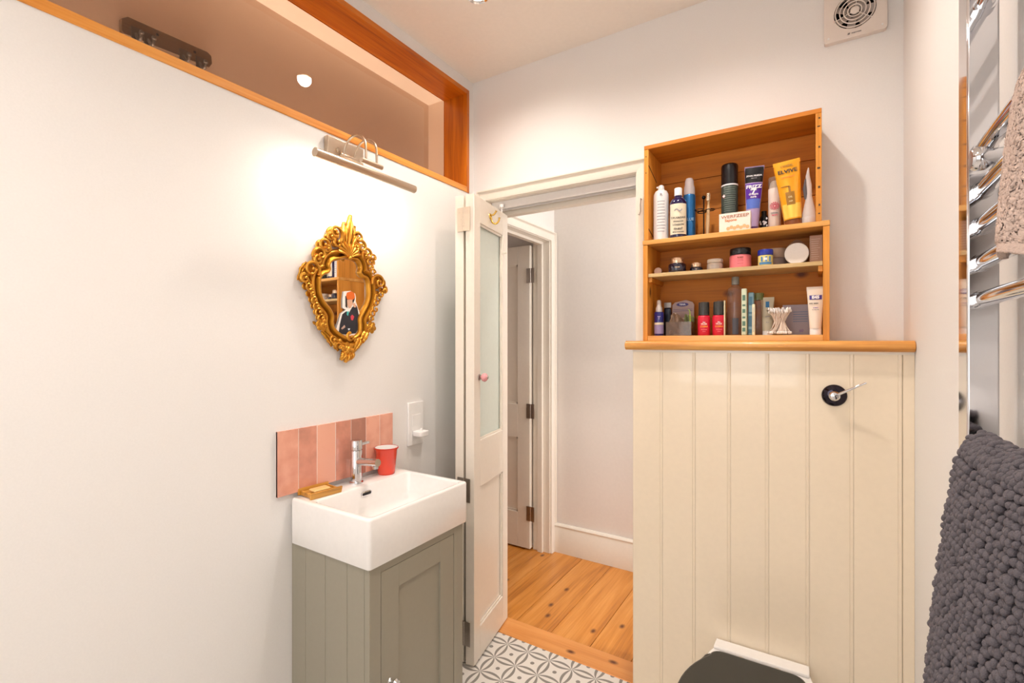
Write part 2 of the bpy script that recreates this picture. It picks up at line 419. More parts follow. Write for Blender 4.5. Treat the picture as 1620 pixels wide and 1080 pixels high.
# ------------------------------------------------------------------ doorway and folding door (door_1)
d1 = struct(MB().box(DX0, DX0+.015, YB-.004, 2.074, 0, DZ-.015).box(DX1-.015, DX1, YB-.004, 2.074, 0, DZ-.015).box(DX0, DX1, YB-.004, 2.074, DZ-.015, DZ)
            .box(DX0+.015, DX0+.03, 2.035, 2.074, 0, 2.035).box(DX1-.03, DX1-.015, 2.035, 2.074, 0, 2.035).box(DX0+.015, DX1-.015, 2.035, 2.074, 2.002, DZ-.015)
            .build('door_1', CREAM, bevel=.0015))
def arch_profile(w=.062):      # (distance from opening edge, protrusion)
    return [(0, 0), (0, .012), (.010, .016), (w*.62, .016), (w*.66, .010), (w*.78, .012), (w*.90, .024), (w, .024), (w, 0)]
def architrave_y(parent, x0, x1, zt, yw, sgn=-1, w=.062, mat=CREAM, left=True, right=True):
    """mitred architrave on a wall of constant y"""
    pr = arch_profile(w); m = MB()
    def leg(x, d):
        for (a, b) in [(pr, None)]:
            vs = [(x+d*o, yw+sgn*h, 0) for o, h in pr]+[(x+d*o, yw+sgn*h, zt+o) for o, h in pr]
            n = len(pr); m.add(vs, [(i, (i+1) % n, n+(i+1) % n, n+i) for i in range(n)]+[tuple(range(n)), tuple(range(n, 2*n))])
    if left: leg(x0, -1)
    if right: leg(x1, 1)
    n = len(pr)
    vs = [(x0-o, yw+sgn*h, zt+o) for o, h in pr]+[(x1+o, yw+sgn*h, zt+o) for o, h in pr]
    m.add(vs, [(i, (i+1) % n, n+(i+1) % n, n+i) for i in range(n)])
    return m.build('architrave', mat, parent)
architrave_y(d1, DX0+.010, DX1-.010, DZ-.012, YB, w=.048)
tr = MB().box(DX0+.02, DX1-.0262, 1.9778, 1.984, 2.022, 2.0595).box(DX0+.02, DX1-.0262, 2.014, 2.020, 2.022, 2.0595).box(DX0+.02, DX1-.0262, 1.9842, 2.0138, 2.050, 2.0595).box(DX1-.026, DX1-.016, 1.975, 2.022, 2.020, 2.0595)
tr.build('sliding_track', WHITEP, d1, bevel=.001)

def hinge(parent, c, ax, ay, h=.075, mat=STEEL, name='hinge', wl=.026):
    """butt hinge: knuckle at c, two leaves spreading along unit vectors ax and ay"""
    m = MB(); c = Vector(c)
    for k in range(5):
        z = -h/2+h*k/5
        m.lathe([(.0048, z+.0006), (.0048, z+h/5-.0006)], c, 10)
    for v in (ax, ay):
        v = Vector((v[0], v[1], 0)).normalized(); nrm = Vector((-v.y, v.x, 0))
        R = Matrix((v, nrm, Vector((0, 0, 1)))).transposed()
        m.rbox(c+v*(wl/2+.003), wl/2, .0012, h/2, R)
        for q in (-.3, .0, .3):
            m.rbox(c+v*(wl/2+.003+(.004 if q else -.004))+Vector((0, 0, q*h)), .0025, .0019, .0025, R)
    return m.build(name, mat, parent)

def leaf(parent, p0, p1, side, thick, z0, z1, glass=True, mat=CREAM):
    """door leaf from p0 to p1 (plan), body on the side 'side' (unit normal)"""
    p0, p1 = Vector((*p0, 0)), Vector((*p1, 0)); L = (p1-p0).length; d = (p1-p0)/L
    n = Vector((d.y, -d.x, 0))*side
    def W(s, t, z): return p0+d*s+n*t+Vector((0, 0, z))
    def bx(m, s0, s1, t0, t1, a, b):
        vs = [W(s, t, z) for s in (s0, s1) for t in (t0, t1) for z in (a, b)]
        m.add(vs, [(0, 1, 3, 2), (4, 6, 7, 5), (0, 4, 5, 1), (2, 3, 7, 6), (0, 2, 6, 4), (1, 5, 7, 3)])
    return L, d, n, W, bx
LT = .040
def fold_leaf(p0, p1, side, knob):
    L, d, n, W, bx = leaf(d1, p0, p1, side, LT, .010, 1.990)
    st = .062; g0, g1 = .945, 1.880; q0, q1 = .145, .745
    m = MB()
    bx(m, 0, st, 0, LT, .010, 1.990); bx(m, L-st, L, 0, LT, .010, 1.990)
    bx(m, st, L-st, 0, LT, g1, 1.990); bx(m, st, L-st, 0, LT, q1, g0); bx(m, st, L-st, 0, LT, .010, q0)
    lf = m.build('door_leaf', CREAM, d1, bevel=.002)
    m = MB(); bx(m, st, L-st, .014, LT-.014, q0, q1); m.build('lower_panel', CREAM, lf)
    m = MB()
    for t0, t1 in ((.006, .013), (LT-.013, LT-.006)):       # glazing and panel beads
        for a, b in ((g0, g1), (q0, q1)):
            bx(m, st, st+.009, t0, t1, a, b); bx(m, L-st-.009, L-st, t0, t1, a, b); bx(m, st, L-st, t0, t1, a, a+.009); bx(m, st, L-st, t0, t1, b-.009, b)
    m.build('beading', CREAM, lf)
    m = MB(); bx(m, st, L-st, .0175, .0225, g0, g1)
    fg = M('frosted_glass', '#e9f3ea', .3, trans=.15); m.build('glass_pane', fg, lf)
    return lf, L, d, n, W
# leaf 2: from the fold to its runner in the track; leaf 1 beside it, hung from the jamb
P_fold2, P_end2 = (-1.209, 1.622), (-1.284, 1.998)
leaf2, L2, dd2, nn2, W2 = fold_leaf(P_fold2, P_end2, -1, True)
P_fold1, P_end1 = (-1.262, 1.618), (-1.330, 1.992)
leaf1, L1, dd1, nn1, W1 = fold_leaf(P_fold1, P_end1, -1, False)
cf = (Vector(W2(0, LT, 0))+Vector(W1(0, 0, 0)))/2; PAINTH = M('painted_hinge', '#d8c8b4', .45, .3)
for zc, mt in ((1.885, PAINTH), (.745, STEEL), (.142, STEEL)):
    hinge(leaf2, (cf.x, cf.y-.007, zc), (1, .02), (-1, .02), .10, mt, wl=.030)
m = MB(); c = W2(L2-.03, LT/2, 1.99); m.lathe([(.004, 0), (.004, .045)], c, 10); m.lathe([(.012, .035), (.012, .048)], c, 14); m.build('runner', WHITEP, leaf2)
# pink knob with metal backplate, brass coat hook, small catch
kc = W2(.050, 0, 1.217); kn = -nn2
R = Vector((0, 0, 1)).rotation_difference(Vector((0, 0, 1)))
q = kn.to_track_quat('Z', 'Y').to_matrix()
def turned(mb, q, c):
    mb.v = [tuple(Vector(c)+q @ Vector(p)) for p in mb.v]; return mb
turned(MB().lathe([(0.0135, 0), (.013, .004), (.006, .007), (.006, .014)], n=20), q, kc).build('knob_stem', STEEL, leaf2)
pk = M('pink_knob', '#e8a0a4', .2, coat=.5)
turned(MB().lathe([(1e-4, .012), (.010, .012), (.017, .018), (.019, .025), (.017, .032), (.010, .038), (1e-4, .040)], n=12), q, kc).build('knob', pk, leaf2)
turned(MB().lathe([(1e-4, .039), (.006, .0395), (.005, .0425), (1e-4, .043)], n=12), q, kc).build('knob_boss', STEEL, leaf2)
hk = MB(); hc = W2(.168, 0, 1.935)
hk.v = []
turned(hk.lathe([(.013, 0), (.012, .003), (.006, .005)], n=16), q, hc)
def hp(s, o, z): return Vector(hc)+dd2*s+kn*o+Vector((0, 0, z))
hk.tube(smooth_loop([hp(0, .004, .004), hp(0, .018, .006), hp(.001, .030, .022)], 4, False), [.004]*8+[.006])
hk.tube(smooth_loop([hp(0, .004, -.004), hp(0, .010, -.028), hp(.002, .026, -.036), hp(.002, .040, -.026), hp(.002, .044, -.010)], 4, False), [.004]*16+[.006])
hk.build('coat_hook', BRASS, leaf2)
m = MB(); c = W2(L2-.058, -.002, 1.795); m.rbox(c, .006, .004, .016, q); m.build('catch', CREAM, leaf2)

# ------------------------------------------------------------------ hall doorway (door_2)
d2 = struct(MB().box(-1.577, -1.453, 2.775-.012, 2.775, 0, 2.03).box(-1.577, -1.453, 2.09, 2.102, 0, 2.03).box(-1.577, -1.453, 2.09, 2.775, 2.018, 2.03)
            .box(-1.535, -1.500, 2.745, 2.763, 0, 2.005).box(-1.535, -1.500, 2.102, 2.763, 2.0, 2.018).build('door_2', CREAM, bevel=.0015))
pr = arch_profile(.055)
m = MB(); n = len(pr)
for (ya, s_) in ((2.770, 1), (2.095, -1)):
    if s_ < 0: continue
    vs = [(-1.455+h, ya+o, 0) for o, h in pr]+[(-1.455+h, ya+o, 2.022+o) for o, h in pr]
    m.add(vs, [(i, (i+1) % n, n+(i+1) % n, n+i) for i in range(n)]+[tuple(range(n)), tuple(range(n, 2*n))])
vs = [(-1.455+h, 2.0955, 2.022+o) for o, h in pr]+[(-1.455+h, 2.770+o, 2.022+o) for o, h in pr]
m.add(vs, [(i, (i+1) % n, n+(i+1) % n, n+i) for i in range(n)]+[tuple(range(n)), tuple(range(n, 2*n))])
m.build('architrave', CREAM, d2)
lx0, lx1 = -2.26, -1.582
ST = .093
m = MB()
def bxl(x0, x1, z0, z1, y0=2.728, y1=2.766): m.box(x0, x1, y0, y1, z0, z1)
bxl(lx0, lx0+ST, .012, 2.0); bxl(lx1-ST, lx1, .012, 2.0)
mid0, mid1 = (lx0+lx1)/2-.045, (lx0+lx1)/2+.045
bxl(mid0, mid1, .012, 2.0)
for a, b in ((1.88, 2.0), (.735, .955), (.012, .24)):
    bxl(lx0+ST, mid0, a, b); bxl(mid1, lx1-ST, a, b)
lf3 = m.build('door_leaf', CREAM, d2, bevel=.0015)
for x0, x1 in ((lx0+ST, mid0), (mid1, lx1-ST)):
    for a, b in ((.955, 1.88), (.24, .735)):
        MB().box(x0, x1, 2.742, 2.752, a, b).box(x0, x1, 2.734, 2.742, a, a+.012).box(x1-.010, x1, 2.734, 2.742, a, b).box(x0, x0+.01, 2.734, 2.742, a, b).box(x0, x1, 2.734, 2.742, b-.012, b).build('door_panel', CREAM, lf3)
for zc in (1.80, .915, .245):
    hinge(lf3, (-1.574, 2.722, zc), (-1, 0), (1, 0), .095, STEEL, wl=.026)

# ------------------------------------------------------------------ boxing with tongue and groove boards
BY = 1.745
bx_ = struct(MB().box(-.566, XR, BY+.012, YB, 0, 1.340).build('wall_boxing', CREAM))
xs = [-.571, -.4627, -.351, -.239, -.1266, -.0155, .0960, .2085, .2355]
for a, b in zip(xs, xs[1:]):
    bw = .0085
    if b-a > .05:
        pf = [(a+.0002, BY+.012), (a+.0002, BY+.0012), (a+.0012, BY), (b-bw-.0016, BY), (b-bw-.0006, BY+.0014), (b-bw+.0008, BY+.0014), (b-bw+.002, BY+.0002), (b-bw/2, BY-.0002), (b-.0018, BY+.0002), (b-.0002, BY+.0012), (b-.0002, BY+.012)]
    else:
        pf = [(a+.0008, BY+.012), (a+.0008, BY+.003), (a+.003, BY), (b, BY), (b, BY+.012)]
    MB().prism(pf, 0, 1.340, 'XY').build('board', BOARDP, bx_, ang=25)
# left return of the boxing
box('return_panel', BOARDP, bx_, -.571, -.566, BY+.012, YB-.001, 0, 1.340)
# pine ledge with rounded nose
m = MB()
pf = [(YB, 1.340), (1.728, 1.340), (1.721, 1.344), (1.7165, 1.3515), (1.7165, 1.360), (1.721, 1.368), (1.730, 1.3725), (YB, 1.3725)]
m.prism(pf, -.594, .2355, 'YZ')
tag(m.build('ledge', PINE_X, bevel=.003), 'knotty pine ledge with rounded nose capping the cream boarding', 'ledge')
tp = MB(); tp.box(-.571, .235, BY-.003, BY, 1.332, 1.340); o = tp.build('scotia', CREAM, bx_)

# flush lever
fx, fz = .048, 1.208
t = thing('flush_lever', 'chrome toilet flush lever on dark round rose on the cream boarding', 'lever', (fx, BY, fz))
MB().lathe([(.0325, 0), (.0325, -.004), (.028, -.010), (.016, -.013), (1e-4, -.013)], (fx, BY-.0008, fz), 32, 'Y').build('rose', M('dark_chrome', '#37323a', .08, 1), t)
MB().lathe([(.0115, -.010), (.0145, -.014), (.0145, -.026), (.010, -.031), (1e-4, -.032)], (fx, BY, fz), 24, 'Y').build('hub', CHROME, t)
MB().tube([(fx, BY-.024, fz), (fx+.020, BY-.030, fz+.012), (fx+.070, BY-.048, fz+.042), (fx+.075, BY-.049, fz+.0445)], [.0045, .004, .0028, .002], 12).build('lever_arm', CHROME, t)

# toilet (back to wall)
tx = -.148
t = thing('toilet', 'white toilet with dark closed lid against the cream boarding', 'toilet', (tx, BY-.25, 0))
def dshape(hw, y0, y1, rb=.04, n=14, hb=None):
    """plan outline: straight back at y1, round front at y0"""
    hb = hb or hw
    pts = []
    ym = y0+hw
    for i in range(n+1):
        a = pi+pi*i/n
        pts.append((tx+hw*cos(a), ym+hw*sin(a)))
    for i in range(6):
        s = (i+1)/6; yy = ym+(y1-rb-ym)*s
        pts.append((tx+hw+(hb-hw)*s*s, yy))
    for i in range(1, 6):
        a = pi/2*i/5; pts.append((tx+hb-rb+rb*cos(a), y1-rb+rb*sin(a)))
    L = pts[n+1:]
    pts += [(2*tx-x, y) for x, y in reversed(L)]
    return pts
m = MB()
lay = [(.115, 1.33, BY-.0035, 0), (.115, 1.33, BY-.0035, .05), (.14, 1.29, BY-.0035, .20), (.172, 1.235, BY-.0035, .33), (.178, 1.225, BY-.0035, .362)]
pl = [dshape(h, a, b, .02, hb=min(h, .132)) for h, a, b, z in lay]
n = len(pl[0]); vs = [(x, y, z) for p, l in zip(pl, lay) for x, y in p for z in (l[3],)]
fs = [(j*n+i, j*n+(i+1) % n, (j+1)*n+(i+1) % n, (j+1)*n+i) for j in range(len(lay)-1) for i in range(n)]
m.add(vs, fs+[tuple(range(n)), tuple((len(lay)-1)*n+i for i in range(n))]); m.build('pan', CERAM, t, bevel=.004)
MB().prism(dshape(.180, 1.222, 1.630, .03, hb=.150), .363, .385, 'XY').build('seat', TAUPE, t, bevel=.006)
MB().prism(dshape(.182, 1.218, 1.615, .035, hb=.128), .387, .410, 'XY').build('lid', TAUPE, t, bevel=.007)
MB().box(tx-.135, tx+.133, 1.690, BY-.0035, .362, .372).build('rear_deck', CERAM, t, bevel=.003)
m = MB()
for x in (tx-.05, tx+.05): m.lathe([(.016, .362), (.016, .376), (.010, .380)], (x, 1.655, 0), 20)
m.lathe([(.006, -.09), (.006, .09)], (tx, 1.637, .384), 12, 'X'); m.build('hinge_bar', CHROME, t)

# ------------------------------------------------------------------ wall crates (upper crate on lower box)
t = thing('wall_shelf', 'varnished pine two-part crate shelf standing on the pine ledge', 'shelf', (-.25, 1.86, 1.3725))
Y0, Y1 = 1.770, 1.949
ax0, ax1 = -.541, .037
ux0, ux1 = -.537, .0165
MB().box(ax0, ax0+.017, Y0, Y1, 1.3725, 1.726).build('side_board', CRATE_Z, t, bevel=.0012)
MB().box(ax1-.017, ax1, Y0, Y1, 1.3725, 1.726).build('side_board', CRATE_Z, t, bevel=.0012)
MB().box(ax0+.017, ax1-.017, Y0+.001, Y1, 1.3725, 1.391).build('bottom_board', PINE_X, t, bevel=.001)
MB().box(ax0-.001, ax1+.001, Y0-.002, Y1, 1.7265, 1.743).build('divider_board', PINE_X, t, bevel=.0015)
MB().box(ax0+.017, ax1-.017, 1.940, Y1, 1.391, 1.726).build('back_board', CRATE_X, t)
MB().box(ax0+.0175, ax1-.0175, Y0+.006, 1.9395, 1.607, 1.620).build('middle_shelf', PALEW, t, bevel=.001)
for x0, x1 in ((ax0+.0175, ax0+.030), (ax1-.030, ax1-.0175)):
    MB().box(x0, x1, Y0+.012, 1.939, 1.589, 1.6065).build('shelf_batten', CRATE_Z, t, bevel=.001)
MB().box(ux0, ux0+.016, Y0, Y1, 1.7435, 2.078).build('side_board', CRATE_Z, t, bevel=.0012)
MB().box(ux1-.016, ux1, Y0, Y1, 1.7435, 2.078).build('side_board', CRATE_Z, t, bevel=.0012)
MB().box(ux0, ux1, Y0, Y1, 2.0785, 2.093).build('top_board', CRATE_X, t, bevel=.0012)
for k, (a, b) in enumerate(((1.7435, 1.868), (1.870, 1.990), (1.992, 2.078))):
    MB().box(ux0+.0165, ux1-.0165, 1.940, Y1, a, b).build('back_board', CRATE_X, t, bevel=.0008)
NAIL = M('old_nail', '#3b2410', .6)      # nail heads and old nail slots on the crate's edges
for z in (2.06, 2.035, 1.97, 1.905, 1.845, 1.79, 1.765):
    MB().box(ux1-.008-random.uniform(0, .004), ux1-.004, Y0-.0008, Y0+.0003, z, z+random.uniform(.003, .007)).build('nail', NAIL, t)
for z in (1.99, 2.05): MB().box(ux0+.006, ux0+.009, Y0-.0008, Y0+.0003, z, z+.004).build('nail', NAIL, t)
for z0, y0 in ((2.020, 0), (1.786, 0)):
    MB().rbox((ux0+.0165, Y0+.055, z0-.018), .0006, .055, .0018, Matrix.Rotation(radians(-18), 3, 'X')).build('nail_slot', NAIL, t)
SZ1, SZ2, SZ3 = 1.7435, 1.6202, 1.3912

# ------------------------------------------------------------------ toiletries
INK = M('black_ink', '#1d1a1c', .5); WINK = M('white_ink', '#f3eef0', .5); GINK = M('grey_ink', '#9a9498', .5)
CLEARP = clear('clear_plastic', '#e9e6e0', .05, haze=.18, hcol='#cfc8bd')
def phi(x, y): return atan2(-x, y)
def onface(x, y, r, z, extra=.0009):
    p = phi(x, y); return (x+(r+extra)*sin(p), y-(r+extra)*cos(p), z), p
def arc(mb, x, y, r, z0, z1, half=1.1, n=16):
    p = phi(x, y)-pi/2
    mb.lathe([(r+.0002, z0), (r+.0005, z0), (r+.0005, z1), (r+.0002, z1)], (x, y, 0), n, a0=p-half, a1=p+half)
    return mb
def lines(parent, x, y, r, zs, w, mat, h=.0012):
    m = MB()
    for z in zs: arc(m, x, y, r, z, z+h, w/r/2*random.uniform(.7, 1))
    return m.build('print', mat, parent)
def dup_tree(root, loc, label):
    r = root.copy(); COL.objects.link(r); r.location = loc; r['label'] = label
    for ch in list(root.children):
        c = ch.copy(); COL.objects.link(c); c.parent = r
    return r

# -- upper crate
x, y, z = -.486, 1.812, SZ1
t = thing('aerosol_can', 'tall white aerosol can with white nozzle at the left end of the upper crate', 'spray can', (x, y, z))
WC = M('white_can', '#e6e2e0', .3)
MB().lathe([(.0255, 0), (.0272, .002), (.0272, .162), (.0262, .172), (.021, .183), (.012, .188)], (x, y, z), 36).build('can', WC, t)
MB().lathe([(.011, .187), (.012, .190), (.010, .203), (.006, .207), (1e-4, .208)], (x, y, z), 24).box(x-.016, x, y-.003, y+.003, z+.198, z+.203).build('nozzle', WHITEP, t)
lines(t, x, y, .0272, [z+.03+.011*k for k in range(11)], .034, GINK, .0022)
p, r_ = onface(x, y, .0272, z+.165); text('R', .016, GINK, t, p, r_)
x, y = -.423, 1.808
t = thing('mouthwash_bottle', 'navy bottle with cream label and white cap in the upper crate', 'bottle', (x, y, z))
NAVY = M('navy_glass', '#1c1746', .12, coat=.6)
MB().lathe([(.028, 0), (.0295, .004), (.0295, .128), (.025, .140), (.013, .150), (.0125, .158)], (x, y, z), 36).build('bottle', NAVY, t)
MB().lathe([(.0135, .156), (.0135, .182), (.012, .184), (1e-4, .184)], (x, y, z), 24).build('cap', WHITEP, t)
arc(MB(), x, y, .0295, z+.012, z+.122, 1.15).build('label', M('cream_label', '#e9dcc2', .6), t)
for s, zz, sz in (('ROYAL', .098, .011), ('DR.HARRIS', .070, .010), ('ARLINGTON', .057, .006), ('LONDON', .045, .0085), ('FINEST', .030, .010), ('MOUTHWASH', .019, .006)):
    p, r_ = onface(x, y, .0303, z+zz)
    if s == 'ROYAL':
        m = MB(); c = Vector(p)
        for k in range(9): m.ball((p[0]-.012+.003*k, p[1], p[2]+.004*sin(k*.8)), .0022, 5, 1, .3, 1)
        m.build('crest', GINK, t)
    else: text(s, sz, INK, t, p, r_)
x, y = -.397, 1.868
t = thing('aerosol_can', 'blue metallic aerosol can with clear domed cap behind the navy bottle', 'spray can', (x, y, z))
BLUE = M('blue_metallic', '#2f72b0', .28, .55)
MB().lathe([(.020, 0), (.0218, .002), (.0218, .165), (.020, .170)], (x, y, z), 32).build('can', BLUE, t)
MB().lathe([(.020, .170), (.0205, .176), (.0195, .196), (.0165, .206), (.0155, .222), (.012, .231), (1e-4, .235)], (x, y, z), 28).build('cap', M('smoke_cap', '#b9aeae', .15, coat=.5), t)
p, r_ = onface(x, y, .0218, z+.075); text('BLUE', .014, M('pale_blue_ink', '#9fc6e6', .4), t, p, r_)
x, y = -.452, 1.885
t = thing('bottle', 'small bottle with pale cap standing behind the white aerosol and the navy bottle', 'bottle', (x, y, z))
MB().lathe([(.016, 0), (.017, .003), (.017, .105), (.012, .113)], (x, y, z), 24).build('body', M('dark_blue_plastic', '#26354f', .3), t)
MB().lathe([(.012, .113), (.0125, .150), (.011, .153), (1e-4, .153)], (x, y, z), 20).build('cap', M('pale_cap', '#b8a99a', .4), t)
# toothbrush holder
x, y = -.345, 1.862
t = thing('toothbrush_holder', 'dark wire toothbrush stand with three rings in the upper crate', 'toothbrush holder', (x, y, z))
DW = M('dark_wire', '#2b2622', .3, .9)
MB().lathe([(.030, 0), (.030, .004), (1e-4, .005)], (x, y, z), 28).tube([(x, y, z+.004), (x, y, z+.118)], .0022, 8).ball((x, y, z+.152), .007, 8).tube([(x, y, z+.110), (x, y, z+.150)], .0022, 8).build('stem', DW, t)
for k in range(3):
    a = pi*2/3*k+pi/2+.5; cx, cy = x+.022*cos(a), y+.022*sin(a)
    pts = [(cx+.015*cos(b), cy+.015*sin(b), z+.104) for b in [2*pi*i/20 for i in range(21)]]
    MB().tube(pts, .0018, 8).build('ring', DW, t)
def brush(cx, cy, zz, lab, mat, h, hd, bris, lean):
    t = thing('toothbrush', lab, 'toothbrush', (cx, cy, zz))
    pts = [(cx+lean*h*s, cy, zz+h*s) for s in (0, .1, .3, .5, .65, .8, .9, 1)]
    MB().tube(pts, [.0045, .0055, .0065, .0058, .0048, .0036, .0055, .0045], 10, flat=.6).build('handle', mat, t)
    m = MB()
    for k in range(5):
        q = 0.84+.034*k; m.box(cx+lean*h*q-.004, cx+lean*h*q+.004, cy-.014, cy-.003, zz+h*q-.002, zz+h*q+.002)
    m.build('bristles', bris, t)
a = pi/2+.5+4*pi/3
brush(x+.022*cos(a)-.010, y+.022*sin(a)-.0, z+.0055, 'bamboo toothbrush standing in the wire stand', BAMBOO, .158, 0, M('cream_bristle', '#e3cdb0', .8), .035)
# black can
x, y = -.2595, 1.872
t = thing('aerosol_can', 'black-capped dark green aerosol can, tallest in the upper crate', 'spray can', (x, y, z))
MB().lathe([(.026, 0), (.0275, .002), (.0275, .178), (.026, .182)], (x, y, z), 36).build('can', M('dark_green_can', '#3d4842', .35, .1), t)
MB().lathe([(.0278, .1815), (.0278, .250), (.026, .2555), (.022, .258), (1e-4, .2585)], (x, y, z), 36).build('cap', BLACKP, t)
MB().lathe([(.0276, .1785), (.0281, .179), (.0281, .183), (.0276, .1835)], (x, y, z), 36).build('band', WINK, t)
lines(t, x, y, .0275, [z+.065+.0075*k for k in range(15)], .046, M('dim_ink', '#7d8a80', .5), .0016)
for zz in (.075, .108, .142): lines(t, x, y, .0275, [z+zz], .050, INK, .0016)
p, r_ = onface(x, y, .0278, z+.142); p = (p[0]-.019, p[1]+.006, p[2])
MB().rbox(p, .0052, .0006, .0052, Matrix.Rotation(r_-.6, 3, 'Z') @ Matrix.Rotation(radians(45), 3, 'Y')).build('warning_diamond', M('diamond_red', '#d0494a', .5), t)
MB().rbox((p[0]-.0003, p[1]-.0006, p[2]), .0038, .0006, .0038, Matrix.Rotation(r_-.6, 3, 'Z') @ Matrix.Rotation(radians(45), 3, 'Y')).build('warning_diamond', WINK, t)
# soap box
x, y = -.233, 1.802
t = thing('soap_box', 'white and orange carton lying in front of the black-capped can', 'box', (x, y, z))
MB().box(x-.049, x+.049, y-.010, y+.014, z, z+.066).build('carton', M('white_carton', '#efe4d6', .5), t, bevel=.001)
ORI = M('orange_ink', '#e0853c', .5)
text('WERFZEEP', .0145, M('rust_ink', '#b87858', .5), t, (x+.001, y-.0107, z+.053), 0, sxy=(1.25, 1))
text('Sapone', .013, ORI, t, (x-.012, y-.0107, z+.041))
for k in range(7): MB().prism([(x-.020+.010*k+.006*cos(a), z+.013+(.004 if k % 2 else 0)+.006*sin(a)) for a in [2*pi*i/10 for i in range(10)]], y-.0108, y-.0100, 'XZ').build('print', M('pale_orange_ink', '#f0b684', .6), t)
# squeezed tubes
def tube_pack(name, lab, x, y, z, wtop, wbot, h, dep, body, capc, caph, capr, tilt=0., zrot=None, crimp=.012, cat='tube'):
    t = thing(name, lab, cat, (x, y, z))
    p = phi(x, y) if zrot is None else zrot
    def fn(u, v):
        a = 2*pi*u; ww = wbot+(wtop-wbot)*v; dd = dep*(1-v)**.7+.0012
        px, py, pz = ww*cos(a), dd*sin(a), caph+(h-caph)*v
        return Vector((px, py, pz))
    def place(q):
        q = Matrix.Rotation(tilt, 3, 'Y') @ Vector(q); q = Matrix.Rotation(p, 3, 'Z') @ q
        return (q.x+x, q.y+y, q.z+z)
    m = MB().grid(fn, 28, 14); m.v = [place(q) for q in m.v]; m.build('tube_body', body, t)
    m = MB().box(-wtop, wtop, -.0012, .0012, h-crimp, h+.001); m.v = [place(q) for q in m.v]; m.build('crimp', body, t)
    m = MB().lathe([(capr, 0), (capr, caph*.9), (capr*.93, caph+.001), (1e-4, caph+.001)], n=24, sx=1, sy=.75); m.v = [place(q) for q in m.v]; m.build('cap', capc, t)
    def front(v, s=0.):      # a point on the front face, v = height share
        ww = dep*(1-v)**.7+.0012
        return place((s, -ww-.0012, caph+(h-caph)*v))
    def patch(v0, v1, sw0, sw1, mat, nm='print', off=.0006):
        def g(u, v):
            vv = v0+(v1-v0)*v; sw = sw0+(sw1-sw0)*v; s = (u*2-1)*sw
            ww = wbot+(wtop-wbot)*vv; dd = dep*(1-vv)**.7+.0012
            return place((s, -dd*sqrt(max(0, 1-(s/ww)**2))-off, caph+(h-caph)*vv))
        return MB().grid(g, 10, 8).build(nm, mat, t)
    def word(s, size, v, mat, sx=1., bold=.0002, shift=0., ang=0.):
        vv = v; dd = dep*(1-vv)**.7+.0012
        dslope = math.atan(dep*1.0/(h-caph))*.9
        R = Matrix.Rotation(p, 4, 'Z') @ Matrix.Rotation(tilt, 4, 'Y') @ Matrix.Rotation(radians(90)-dslope, 4, 'X') @ Matrix.Rotation(ang, 4, 'Z')
        return text(s, size, mat, t, place((shift, -dd-.0022, caph+(h-caph)*vv)), face=R, sxy=(sx, 1), bold=bold)
    return t, patch, word
PURP = M('purple_plastic', '#5b2a9e', .3); LILAC = M('lilac_plastic', '#b09ac4', .3, coat=.3)
t, patch, word = tube_pack('hair_cream_tube', 'purple hair cream tube with black top end in the upper crate', -.186, 1.862, SZ1, .0305, .019, .233, .018, LILAC, M('violet_cap', '#8a5fae', .3), .022, .019, tilt=.03)
patch(.73, .985, .0268, .0300, BLACKP); patch(.715, .73, .0264, .0268, LILAC, off=.0008); patch(.40, .715, .0215, .0262, PURP)
patch(.30, .46, .0195, .021, M('blue_swirl', '#5872c8', .3), off=.0009)
word('JOHN FRIEDA', .0078, .84, WINK); word('HAIR CARE', .0035, .80, GINK)
word('FRIZZ', .0165, .655, WINK, 1.1, .0006); word('EASE', .0085, .61, WINK, 1.1); word('dream', .0115, .535, WINK); word('curls', .0095, .49, WINK, bold=.0003); word('7', .026, .575, WINK, bold=.001)
x, y = -.153, 1.908
t = thing('bottle', 'small black bottle with white floral print behind the purple tube', 'bottle', (x, y, SZ1))
MB().lathe([(.013, 0), (.014, .002), (.014, .060), (.009, .070), (.009, .084), (1e-4, .085)], (x, y, SZ1), 24).build('body', BLACKP, t)
m = MB()
for k in range(9):
    a = -pi/2+random.uniform(-.9, .9); zz = random.uniform(.02, .058)
    m.ball((x+.0141*cos(a), y+.0141*sin(a), SZ1+zz), .004, 5, 1, .2, 1)
m.build('print', WINK, t)
x, y = -.1185, 1.878
t = thing('pump_bottle', 'pale pink slim bottle with clear cap and pink flower print', 'bottle', (x, y, SZ1))
PPK = M('pale_pink_plastic', '#dccabf', .3)
MB().lathe([(.0185, 0), (.0195, .002), (.0195, .148), (.0185, .150), (.0165, .152), (.0135, .170), (.008, .176), (1e-4, .177)], (x, y, SZ1), 32).build('body', PPK, t)
MB().lathe([(.0192, .148), (.0195, .184), (.0185, .187), (1e-4, .188)], (x, y, SZ1), 28).build('cap', CLEARP, t)
(pp, r_) = onface(x, y, .0195, SZ1+.087)
m = MB(); Rz = Matrix.Rotation(r_, 3, 'Z')
for k in range(14):
    for rr in (.0045, .0090, .0125):
        a = 2*pi*k/14+rr*40; s = rr*cos(a)*1.05; zz = rr*sin(a); yy = -(sqrt(max(0, .0200**2-s*s)))
        q = Rz @ Vector((s, yy, 0)); m.ball((x+q.x, y+q.y, SZ1+.087+zz), .0017, 4)
m.build('flower_print', M('pink_ink', '#e2446c', .5), t)
text('petitfée', .0075, GINK, t, (pp[0], pp[1]-.0003, SZ1+.064), r_); text('serum', .0065, M('pink_ink'), t, (pp[0], pp[1]-.0003, SZ1+.056), r_)
